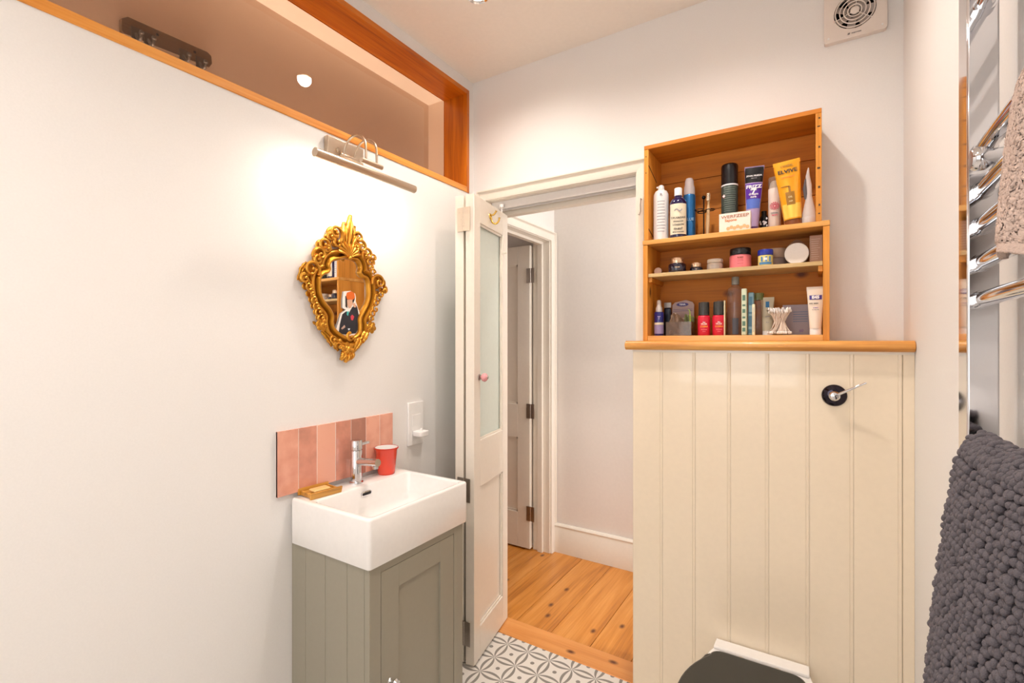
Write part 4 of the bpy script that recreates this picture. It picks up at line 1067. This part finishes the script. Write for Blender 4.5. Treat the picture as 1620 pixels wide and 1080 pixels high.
def spiral(c, R, start, turns, dirn, name='scroll', r0=.0065, squash=1.):
    m = MB(); pts = []; rr = []
    N_ = 26
    for i in range(N_):
        s = i/(N_-1); a = radians(start)+dirn*2*pi*turns*s; q = R*(1-s)**.9+.002
        pts.append((HX+.010*s+.002, c[0]+q*cos(a)*squash, c[1]+q*sin(a))); rr.append(r0*(1-.55*s))
    m.tube(pts, rr, 8); m.ball(pts[-1], .005, 6)
    m.ball((HX-.014, c[0], c[1]), R*.9, 8, .35, squash, 1)
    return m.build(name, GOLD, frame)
def acanthus(p0, p1, w, bend=0., lobes=4, name='leaf_ornament', lift=.012):
    p0, p1 = Vector(p0), Vector(p1); d = p1-p0; L = d.length; d.normalize(); q = Vector((-d.y, d.x))
    def fn(u, v):
        s = v; c = p0+d*(L*s)+q*(bend*sin(pi*s*.8))
        prof = sin(pi*min(1, .12+.88*s)**.8)*(.75+.25*abs(sin(lobes*pi*s)))
        ww = w*prof*(u*2-1)
        hh = .006+lift*sin(pi*min(1, s*1.1))*(1-.45*abs(u*2-1))+.0022*cos((u*2-1)*9)
        c = c+q*ww; return (XL+.008+hh, c.x, c.y)
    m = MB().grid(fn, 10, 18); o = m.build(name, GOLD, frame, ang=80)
    sm = o.modifiers.new('solid', 'SOLIDIFY'); sm.thickness = .006; sm.offset = -1
    return o
def rose(c, R):
    m = MB()
    m.ball((HX, c[0], c[1]), R*.45, 8, .9, 1, 1)
    for ring_, k, rr, ss in ((.62, 6, .40, .55), (.34, 4, .30, .8)):
        for i in range(k):
            a = 2*pi*i/k+ring_*3
            m.ball((HX-.004+.010*(1-ring_), c[0]+R*ring_*cos(a), c[1]+R*ring_*sin(a)), R*rr, 7, .55, 1, 1)
    return m.build('rose_ornament', GOLD, frame)
# crest
acanthus((1.1616, 1.700), (1.184, 1.832), .020, .006, 6, lift=.018)
acanthus((1.158, 1.705), (1.158, 1.800), .012, .010, 4, lift=.014)
acanthus((1.166, 1.700), (1.200, 1.800), .013, -.006, 4, lift=.014)
acanthus((1.170, 1.700), (1.222, 1.775), .012, .010, 3, lift=.012)
acanthus((1.150, 1.705), (1.130, 1.780), .012, -.008, 3, lift=.012)
spiral((1.108, 1.752), .030, -60, 1.25, 1); spiral((1.118, 1.722), .018, 90, 1.2, 1); spiral((1.206, 1.752), .026, -120, 1.25, -1)
spiral((1.222, 1.725), .020, 90, 1.2, -1); spiral((1.196, 1.718), .012, 90, 1.2, -1); spiral((1.085, 1.735), .014, 0, 1.2, 1)
# shell over the opening
for k in range(9):
    a = radians(20+17.5*k); r1 = .045+.012*sin(a)
    m = MB(); c = (1.1649, 1.676)
    m.tube([(HX+.006, c[0]+.006*cos(a), c[1]+.006*sin(a)), (HX+.012, c[0]+r1*.55*cos(a), c[1]+r1*.6*sin(a)), (HX+.004, c[0]+r1*cos(a), c[1]+r1*.95*sin(a))], [.0022, .0045, .0055], 8)
    m.build('shell_rib', GOLD, frame)
MB().ball((HX+.010, 1.1649, 1.672), .008, 8).build('shell_boss', GOLD, frame)
# left side
spiral((1.060, 1.702), .024, -40, 1.3, 1); spiral((1.044, 1.668), .024, 200, 1.2, -1); spiral((1.072, 1.690), .013, 0, 1.2, 1); spiral((1.036, 1.648), .013, 90, 1.1, 1)
spiral((1.012, 1.612), .030, -30, 1.35, 1); acanthus((1.005, 1.635), (.978, 1.572), .013, -.012, 3); spiral((.986, 1.580), .014, 90, 1.1, 1)
acanthus((.990, 1.590), (1.012, 1.536), .012, .004, 3)
for c, r in (((1.000, 1.556), .014), ((1.012, 1.532), .012), ((1.022, 1.512), .012), ((1.030, 1.492), .012), ((1.040, 1.472), .012), ((1.050, 1.452), .012)):
    spiral(c, r, random.uniform(0, 360), 1.1, random.choice((1, -1)), r0=.0045)
rose((1.055, 1.428), .024); acanthus((1.062, 1.445), (1.080, 1.470), .010); acanthus((1.050, 1.415), (1.030, 1.435), .008)
acanthus((1.062, 1.408), (1.100, 1.352), .014, .004, 4); acanthus((1.090, 1.385), (1.128, 1.335), .013, .004, 4); spiral((1.095, 1.375), .013, 0, 1.1, 1, r0=.0045); spiral((1.122, 1.352), .012, 180, 1.1, -1, r0=.0045)
for c in ((1.108, 1.362), (1.128, 1.372), (1.140, 1.350)): MB().ball((HX-.002, *c), .0095, 7).build('bead_ornament', GOLD, frame)
rose((1.1649, 1.340), .030); spiral((1.172, 1.386), .014, 90, 1.1, 1); acanthus((1.150, 1.330), (1.140, 1.305), .010); acanthus((1.165, 1.325), (1.158, 1.297), .012); acanthus((1.180, 1.330), (1.182, 1.306), .010)
# right side
acanthus((1.255, 1.408), (1.215, 1.352), .014, -.004, 4); acanthus((1.225, 1.385), (1.195, 1.330), .012, -.004, 4); spiral((1.225, 1.372), .012, 0, 1.1, 1, r0=.0045)
for c in ((1.208, 1.362), (1.196, 1.376), (1.240, 1.398)): MB().ball((HX-.002, *c), .0095, 7).build('bead_ornament', GOLD, frame)
rose((1.272, 1.424), .024)
for c, r in (((1.266, 1.455), .012), ((1.276, 1.476), .013), ((1.288, 1.494), .013), ((1.292, 1.516), .013), ((1.302, 1.536), .014), ((1.314, 1.556), .014)):
    spiral(c, r, random.uniform(0, 360), 1.1, random.choice((1, -1)), r0=.0045)
spiral((1.306, 1.600), .030, 200, 1.35, -1); acanthus((1.310, 1.630), (1.340, 1.565), .013, .012, 3); spiral((1.334, 1.572), .012, 90, 1.1, -1)
spiral((1.276, 1.634), .013, 0, 1.1, 1, r0=.0045); spiral((1.266, 1.652), .012, 90, 1.1, -1, r0=.0045)
spiral((1.250, 1.700), .024, 220, 1.3, -1); spiral((1.262, 1.672), .018, -20, 1.2, 1); spiral((1.238, 1.690), .012, 180, 1.1, -1, r0=.0045); spiral((1.280, 1.690), .012, 180, 1.1, -1, r0=.0045)
# paper figure tucked into the mirror's lower edge
t = thing('paper_figure', 'cut-out paper figure with orange hair and dark jacket stuck on the gold mirror glass', 'cut-out', (XL+.013, 1.165, 1.45))
CUTS = [
    ('outline', '#f0e9e2', 0, [(1.1505, 1.5513), (1.1808, 1.5562), (1.2015, 1.5478), (1.205, 1.5362), (1.205, 1.5193), (1.2227, 1.4749), (1.2256, 1.4064), (1.2015, 1.3933), (1.1538, 1.3886), (1.1178, 1.4127), (1.1389, 1.4707), (1.1605, 1.4857), (1.1455, 1.4917), (1.1455, 1.5206)]),
    ('jacket', '#26262e', 0.0004, [(1.1622, 1.4802), (1.174, 1.4753), (1.1877, 1.4956), (1.2033, 1.5064), (1.2121, 1.4971), (1.2184, 1.469), (1.2209, 1.4235), (1.205, 1.4004), (1.1538, 1.3956), (1.1291, 1.3993), (1.134, 1.4322), (1.1445, 1.4683)]),
    ('hair', '#e06a1e', 0.0008, [(1.1612, 1.5356), (1.1655, 1.5484), (1.1842, 1.5548), (1.1974, 1.5492), (1.2009, 1.5331), (1.1894, 1.5224), (1.1655, 1.5234)]),
    ('dark_hair', '#241c1c', 0.0006, [(1.1578, 1.5353), (1.2009, 1.5345), (1.1988, 1.5245), (1.1929, 1.51), (1.1877, 1.5223), (1.1655, 1.522), (1.1665, 1.4916), (1.1585, 1.4966)]),
    ('face', '#d8a98c', 0.0009, [(1.1652, 1.522), (1.1884, 1.5245), (1.1904, 1.5098), (1.1825, 1.4939), (1.174, 1.4914), (1.1665, 1.5027)]),
    ('hand', '#d8a98c', 0.001, [(1.1904, 1.5098), (1.2009, 1.5133), (1.2057, 1.4967), (1.1963, 1.4961)]),
    ('scarf', '#4fb5ae', 0.001, [(1.1649, 1.479), (1.174, 1.4808), (1.1699, 1.4634), (1.1638, 1.4678)]),
    ('buttonhole', '#d0414f', 0.001, [(1.1808, 1.4616), (1.1877, 1.4689), (1.1974, 1.4623), (1.1911, 1.448), (1.1836, 1.4491)]),
    ('cuff', '#b99a8c', 0.001, [(1.1389, 1.4173), (1.1538, 1.4301), (1.1578, 1.4219), (1.1438, 1.4133)]),
    ('shirt', '#cfd6de', 0.001, [(1.1689, 1.418), (1.1791, 1.4182), (1.1757, 1.4112), (1.1706, 1.4111)])]
for nm, cname, h_, pts in CUTS:
    MB().prism(pts, XL+.0142, XL+.0148+h_, 'YZ').build(nm, M('paper_'+cname, cname, .6), t, smooth=False)

# ------------------------------------------------------------------ tiled splashback
t = thing('splashback', 'splashback of pink upright glazed tiles on the wall behind the basin', 'splashback', (XL, 1.146, .872))
MB().box(XL+.0005, XL+.0108, .899, 1.393, .873, 1.081).build('grout_bed', M('grout', '#f4e4da', .8), t)
te = [.898, .9735, 1.0435, 1.119, 1.187, 1.256, 1.325, 1.394]
for a, b, tone in zip(te, te[1:], (.68, .52, .85, .48, .28, .80, .70)):
    o = MB().box(XL+.003, XL+.0115+random.uniform(-.0004, .0004), a+.0010, b-.0010, .872, 1.082).build('tile', GLAZE, t, bevel=.0006); o.color = (1, 1, 1, tone)

# ------------------------------------------------------------------ basin, tap, things on it
bz0, bz1 = .714, .860
bx0, bx1, by0, by1 = XL+.0125, -1.075, .943, 1.402
t = thing('basin', 'white rectangular ceramic basin on the grey-green cabinet', 'basin', ((bx0+bx1)/2, 1.17, bz0))
def rrect(x0, x1, y0, y1, r, n=5):
    return [(cx_+r*cos(a0+pi/2*i/n), cy_+r*sin(a0+pi/2*i/n)) for cx_, cy_, a0 in ((x1-r, y1-r, 0), (x0+r, y1-r, pi/2), (x0+r, y0+r, pi), (x1-r, y0+r, 3*pi/2)) for i in range(n+1)]
def loops(rings, mb, capa=True, capb=True):
    n = len(rings[0][0]); vs = [(x, y, z) for r, z in rings for x, y in r]
    fs = [(j*n+i, j*n+(i+1) % n, (j+1)*n+(i+1) % n, (j+1)*n+i) for j in range(len(rings)-1) for i in range(n)]
    if capa: fs.append(tuple(range(n)))
    if capb: fs.append(tuple((len(rings)-1)*n+i for i in range(n)))
    return mb.add(vs, fs)
m = MB()
def inset(d): return rrect(bx0+d, bx1-d, by0+d, by1-d, max(.004, .012-d))
ix0, ix1, iy0, iy1 = -1.352, -1.094, .966, 1.380
def ins(d, r=.018): return rrect(ix0+d*.6, ix1-d, iy0+d*1.2, iy1-d*1.2, r)
loops([(inset(.002), bz0), (inset(0), bz0+.003), (inset(0), bz1-.007), (inset(.002), bz1-.002), (inset(.006), bz1),
       (ins(-.005), bz1), (ins(-.001), bz1-.002), (ins(.001), bz1-.008), (ins(.010), bz1-.070), (ins(.016), bz1-.090), (ins(.030), bz1-.100), (rrect(-1.24, -1.20, 1.16, 1.19, .01), bz1-.104)], m)
m.build('bowl', CERAM, t, ang=60)
m = MB().lathe([(.021, -.1035+bz1), (.021, -.099+bz1), (.017, -.097+bz1), (1e-4, -.097+bz1)], (-1.22, 1.175, 0), 24); m.build('waste', CHROME, t)
ovx = ix0+.0025
def oval(a, b, off=0): return [(1.170+off+(a if i < 9 else -a)*1.0+b*sin(pi*(i % 9)/8)*(1 if i < 9 else -1), 0) for i in range(18)]
def stad(hw, r, n=8):
    return [(1.170+hw+r*cos(-pi/2+pi*i/n), .832+r*sin(-pi/2+pi*i/n)) for i in range(n+1)]+[(1.170-hw+r*cos(pi/2+pi*i/n), .832+r*sin(pi/2+pi*i/n)) for i in range(n+1)]
o1, o2 = stad(.015, .0085), stad(.015, .0048)
m = MB(); n = len(o1)
vs = [(ovx-.003, *p) for p in o1]+[(ovx+.004, *p) for p in o1]+[(ovx+.005, *p) for p in o2]+[(ovx, *p) for p in o2]
m.add(vs, [(j*n+i, j*n+(i+1) % n, (j+1)*n+(i+1) % n, (j+1)*n+i) for j in range(3) for i in range(n)]); m.build('overflow_ring', CHROME, t)
MB().prism(o2, ovx-.002, ovx+.0012, 'YZ').build('overflow_slot', INK, t)
# tap
tx_, ty_ = -1.405, 1.174
t = thing('tap', 'chrome mixer tap with side lever on the basin ledge', 'tap', (tx_, ty_, bz1))
MB().lathe([(.025, 0), (.025, .004), (.0205, .008), (.0205, .116), (.019, .118)], (tx_, ty_, bz1), 32).build('body', CHROME, t)
MB().lathe([(.0195, .1185), (.021, .120), (.021, .151), (.019, .154), (1e-4, .154)], (tx_, ty_, bz1), 32).build('control_cap', CHROME, t)
MB().tube([(tx_+.010, ty_, bz1+.078), (tx_+.060, ty_, bz1+.082), (tx_+.112, ty_, bz1+.086)], .0135, 20).build('spout', CHROME, t)
MB().lathe([(.010, -.010), (.010, 0), (.0085, .001)], (tx_+.100, ty_, bz1+.074), 20).build('aerator', CHROME, t)
MB().tube([(tx_+.002, ty_+.018, bz1+.136), (tx_+.010, ty_+.044, bz1+.139), (tx_+.012, ty_+.050, bz1+.1395)], [.005, .0058, .004], 12).build('lever', CHROME, t)
# red enamel cup
x, y = -1.405, 1.318
t = thing('enamel_cup', 'red enamel cup with white inside on the basin corner by the tiles', 'cup', (x, y, bz1))
RE = M('red_enamel', '#ea3812', .15, coat=.6)
MB().lathe([(1e-4, .0005), (.031, .0005), (.033, .004), (.0425, .094), (.0455, .097), (.046, .100), (.0445, .1015)], (x, y, bz1), 36, cap=False).build('cup_body', RE, t)
MB().lathe([(.0445, .1015), (.0425, .1005), (.0415, .096), (.032, .006), (1e-4, .005)], (x, y, bz1), 36, cap=False).build('cup_lining', CERAM, t)
MB().lathe([(.0438, .1), (.0465, .0985), (.0467, .1015), (.044, .1028), (.0438, .1)], (x, y, bz1), 36, cap=False).build('rim', M('red_rim', '#c4331f', .2), t)
# wooden soap dish
t = thing('soap_dish', 'small slatted wooden soap dish at the left corner of the basin', 'soap dish', (-1.404, 1.022, bz1), rotz=-.10)
m = MB()
for k in range(5):
    xx = -.028+.014*k; MB().box(xx-.0045, xx+.0045, -.044, .044, .008, .013).build('slat', SOAPW, t, local=True, bevel=.001)
for sx in (-1, 1):
    m = MB(); m.box(-.003, .003, -.056, .056, 0, .022); Rm = Matrix.Rotation(radians(16*sx), 3, 'Y')
    m.v = [tuple(Rm @ Vector(v)+Vector((sx*.037, 0, .0008))) for v in m.v]; m.build('side', SOAPW, t, local=True, bevel=.001)
for sy in (-1, 1):
    m = MB(); m.box(-.034, .034, -.003, .003, 0.0005, .016); m.v = [tuple(Vector(v)+Vector((0, sy*.046, .001))) for v in m.v]; m.build('end_rail', SOAPW, t, local=True, bevel=.001)
o = MB().box(-.018, .018, -.030, .030, .0131, .021).build('soap_bar', M('honey_soap', '#e6c07c', .3), None, bevel=.005, seg=3)
o.location = (-1.404, 1.022, bz1); o.rotation_euler = (0, 0, -.10); tag(o, 'pale honey coloured bar of soap lying in the wooden dish', 'soap')

# electric toothbrush charger / shaver plate
t = thing('wall_charger', 'white wall plate with small projecting charging cradle beside the tiles', 'charger', (XL, 1.529, 1.02))
MB().box(XL+.0005, XL+.011, 1.484, 1.576, .928, 1.111).build('plate', WHITEP, t, bevel=.0025)
MB().box(XL+.011, XL+.0135, 1.505, 1.556, .975, 1.058).build('inner_panel', WHITEP, t, bevel=.001)
MB().prism(rrect(XL+.011, XL+.062, 1.502, 1.560, .012), .968, .990, 'XY').build('cradle', WHITEP, t, bevel=.003)
MB().lathe([(.006, .990), (.0055, 1.000), (1e-4, 1.001)], (XL+.040, 1.531, 0), 16).build('charging_pin', WHITEP, t)

# ------------------------------------------------------------------ vanity cabinet
t = thing('vanity_cabinet', 'grey-green painted cabinet with boarded side and panel door under the basin', 'cabinet', (-1.27, 1.17, 0))
cx0, cx1, cy0, cy1, ct = XL+.001, -1.087, .955, 1.388, .7138
MB().box(cx0, cx1-.021, cy0+.010, cy1, .004, ct).build('carcass', GREY, t)
sx = [cx0, -1.385, -1.286, -1.184, -1.108]
for a, b in zip(sx, sx[1:]):
    pf = [(a+.0006, cy0+.010), (a+.0006, cy0+.0022), (a+.0022, cy0), (b-.0022, cy0), (b-.0006, cy0+.0022), (b-.0006, cy0+.010)]
    MB().prism(pf, .0, ct, 'XY').build('side_board', GREY, t, ang=25)
fy0, fy1 = 1.000, 1.338; dz0, dz1 = .075, .686
MB().box(-1.1075, cx1, cy0, fy0-.0015, 0, ct).box(-1.1075, cx1, fy1+.0015, cy1, 0, ct).box(-1.1075, cx1, fy0-.0015, fy1+.0015, dz1+.0015, ct).box(-1.1075, cx1, fy0-.0015, fy1+.0015, 0, dz0-.0015).build('face_frame', GREY, t, bevel=.0012)
s0, s1, r0, r1 = 1.072, 1.267, .16, .615
dr = MB().box(-1.1065, cx1-.001, fy0+.0006, s0, dz0, dz1).box(-1.1065, cx1-.001, s1, fy1-.0006, dz0, dz1).box(-1.1065, cx1-.001, s0, s1, r1, dz1).box(-1.1065, cx1-.001, s0, s1, dz0, r0).build('cabinet_door', GREY, t, bevel=.001)
box('door_panel', GREY, dr, -1.1065, cx1-.009, s0, s1, r0, r1)
m = MB(); m.lathe([(.0085, 0), (.006, .004), (.005, .012), (.011, .018), (.014, .024), (.011, .030), (1e-4, .032)], (cx1-.001, 1.036, .345), 20, 'X'); m.build('knob', CHROME, dr)

# ------------------------------------------------------------------ towel radiator on the right wall
t = thing('towel_radiator', 'chrome ladder towel radiator with flat uprights on the right wall', 'radiator', (XR, .66, .75))
for y0, y1 in ((.902, .950), (.372, .420)):
    MB().box(.178, .211, y0, y1, .62, 1.96).build('upright', CHROME, t, bevel=.0025, seg=3)
bars = [1.632, 1.579, 1.530, 1.479, 1.428, 1.200, 1.150, 1.100, .90, .85, .80, 1.88, 1.83]
for zb in bars:
    pts = []; N_ = 16
    for i in range(N_+1):
        s = i/N_; pts.append((.196-.006*sin(pi*s)**.7, .415+.492*s, zb))
    MB().tube(pts, .0105, 16).build('rail_bar', CHROME, t)
m = MB()
for zb in bars: m.lathe([(.013, .892), (.013, .903)], (.195, 0, zb), 18, 'Y')
m.build('collar', CHROME, t)
for yy, zz in ((.845, 1.605), (.47, 1.605), (.845, .87), (.47, .87)):
    MB().lathe([(.012, .170), (.015, .174), (.015, .184), (.0105, .190), (.0105, .224), (.020, .228), (.020, .2355), (1e-4, .2355)], (0, yy, zz), 20, 'X').build('wall_bracket', CHROME, t)

def path_eval(P, s):
    q = s*(len(P)-1); i = min(int(q), len(P)-2); f = q-i
    f = f*f*(3-2*f)*.35+f*.65
    return Vector(P[i]).lerp(Vector(P[i+1]), f)
def drape(P_top, P_bot, z_ridge, z_bot, roll):
    """hanging cloth: returns fn(s, r) -> point, normal; r<0 runs back over the rail"""
    def pt(s, r):
        H_ = z_ridge-z_bot
        if r >= 0:
            k = min(1, (r*H_/.30))**.7
            c = path_eval(P_top, s).lerp(path_eval(P_bot, s), k)
            zz = z_ridge-roll-(H_-roll)*r
            return Vector((c.x, c.y, zz))
        a = -r*pi/2
        c = path_eval(P_top, s); c2 = path_eval(P_top, min(1, s+.01)); dd = (c2-c).normalized() if s < .99 else (c-path_eval(P_top, s-.01)).normalized()
        nn = Vector((dd.y, -dd.x))
        if nn.x < 0 and abs(nn.x) > .2: nn = -nn
        if nn.dot(Vector((.7, .7))) < 0: nn = -nn
        off = roll*(1-cos(a))
        return Vector((c.x+nn.x*off, c.y+nn.y*off, z_ridge-roll+roll*sin(a)))
    return pt
# grey chenille bath mat
PT = [(.233, .655), (.207, .662), (.183, .688), (.172, .74), (.170, .81), (.173, .88)]
PB = [(.230, .625), (.195, .640), (.162, .672), (.141, .730), (.133, .800), (.137, .866)]
fn = drape(PT, PB, 1.240, .66, .022)
t = thing('bath_mat', 'dark grey chenille bath mat draped over the lower radiator rails', 'bath mat', (.18, .75, 1.0))
m = MB(); m.grid(lambda u, v: fn(u, -1+2*v if v < .5 else (v-.5)*2), 40, 50)
o = m.build('backing', M('mat_backing', '#3a383c', .9), t); sm = o.modifiers.new('solid', 'SOLIDIFY'); sm.thickness = .006; sm.offset = 0
CH1 = M('chenille', '#5f595e', .75, bump=.6, bscale=900)
ico = bmesh.new(); bmesh.ops.create_icosphere(ico, subdivisions=2, radius=1.0)
iv = [v.co.copy() for v in ico.verts]; ifc = [tuple(v.index for v in f.verts) for f in ico.faces]; ico.free()
m = MB(); rnd = random.Random(11)
rows = []
for k in range(7): rows.append(-1+k/7)
nrow = 62
for k in range(nrow): rows.append(k/nrow)
for ri, r in enumerate(rows):
    ncol = 36
    for j in range(ncol):
        s = min(1, max(0, (j+.5*(ri % 2)+rnd.uniform(-.3, .3))/ncol))
        p = fn(s, r); e = .004
        ds = fn(min(1, s+e), r)-fn(max(0, s-e), r); dr_ = fn(s, max(-1, r-.01))-fn(s, min(1, r+.01))
        nn = ds.cross(dr_)
        if nn.length < 1e-9: continue
        nn.normalize()
        ctr = Vector((.215, .82, p.z-.03))
        if nn.dot(p-ctr) < 0: nn = -nn
        dn = dr_.normalized(); sd = nn.cross(dn).normalized()
        a = rnd.uniform(-.5, .5); dn2 = dn*cos(a)+sd*sin(a); sd2 = nn.cross(dn2)
        b = rnd.uniform(.2, .55)
        dn2 = (dn2*cos(b)-nn*sin(b)*.7).normalized(); n2 = sd2.cross(dn2)
        c = p+nn*rnd.uniform(.0035, .0075)+Vector((0, 0, rnd.uniform(-.0015, .0015)))
        l1, l2, l3 = rnd.uniform(.0050, .0070), rnd.uniform(.0034, .0045), rnd.uniform(.0038, .0058)
        m.add([c+dn2*(v.x*l1)+sd2*(v.y*l2)+n2*(v.z*l3) for v in iv], ifc)
o = m.build('pile', CH1, t, ang=180); o['kind'] = 'stuff'
# taupe towel
PT = [(.234, .592), (.205, .600), (.183, .622), (.173, .655), (.178, .700)]
PB = [(.234, .560), (.200, .575), (.170, .602), (.151, .640), (.156, .684)]
f2 = drape(PT, PB, 1.648, 1.452, .020)
rnd = random.Random(4)
def terry(u, v):
    r = -1+2*v*.5*2 if v < .3 else 0
    r = -1+v/.3 if v < .3 else (v-.3)/.7
    p = f2(u, r); q = p.copy()
    j = .0009 if r < .93 else .0004
    w_ = .004*sin(u*13+v*3)*max(0, r)
    q += Vector((rnd.uniform(-j, j)-w_, rnd.uniform(-j, j), rnd.uniform(-j, j)+.006*sin(u*9)*max(0, r)))
    if r > .93: q.x += .0015
    return q
o = MB().grid(terry, 150, 170).build('towel', M('taupe_terry', '#cdb5a8', .95, bump=.8, bscale=500), None, ang=180)
sm = o.modifiers.new('solid', 'SOLIDIFY'); sm.thickness = .007; sm.offset = 0
tag(o, 'dusty taupe terry towel hanging over the upper radiator rails', 'towel')
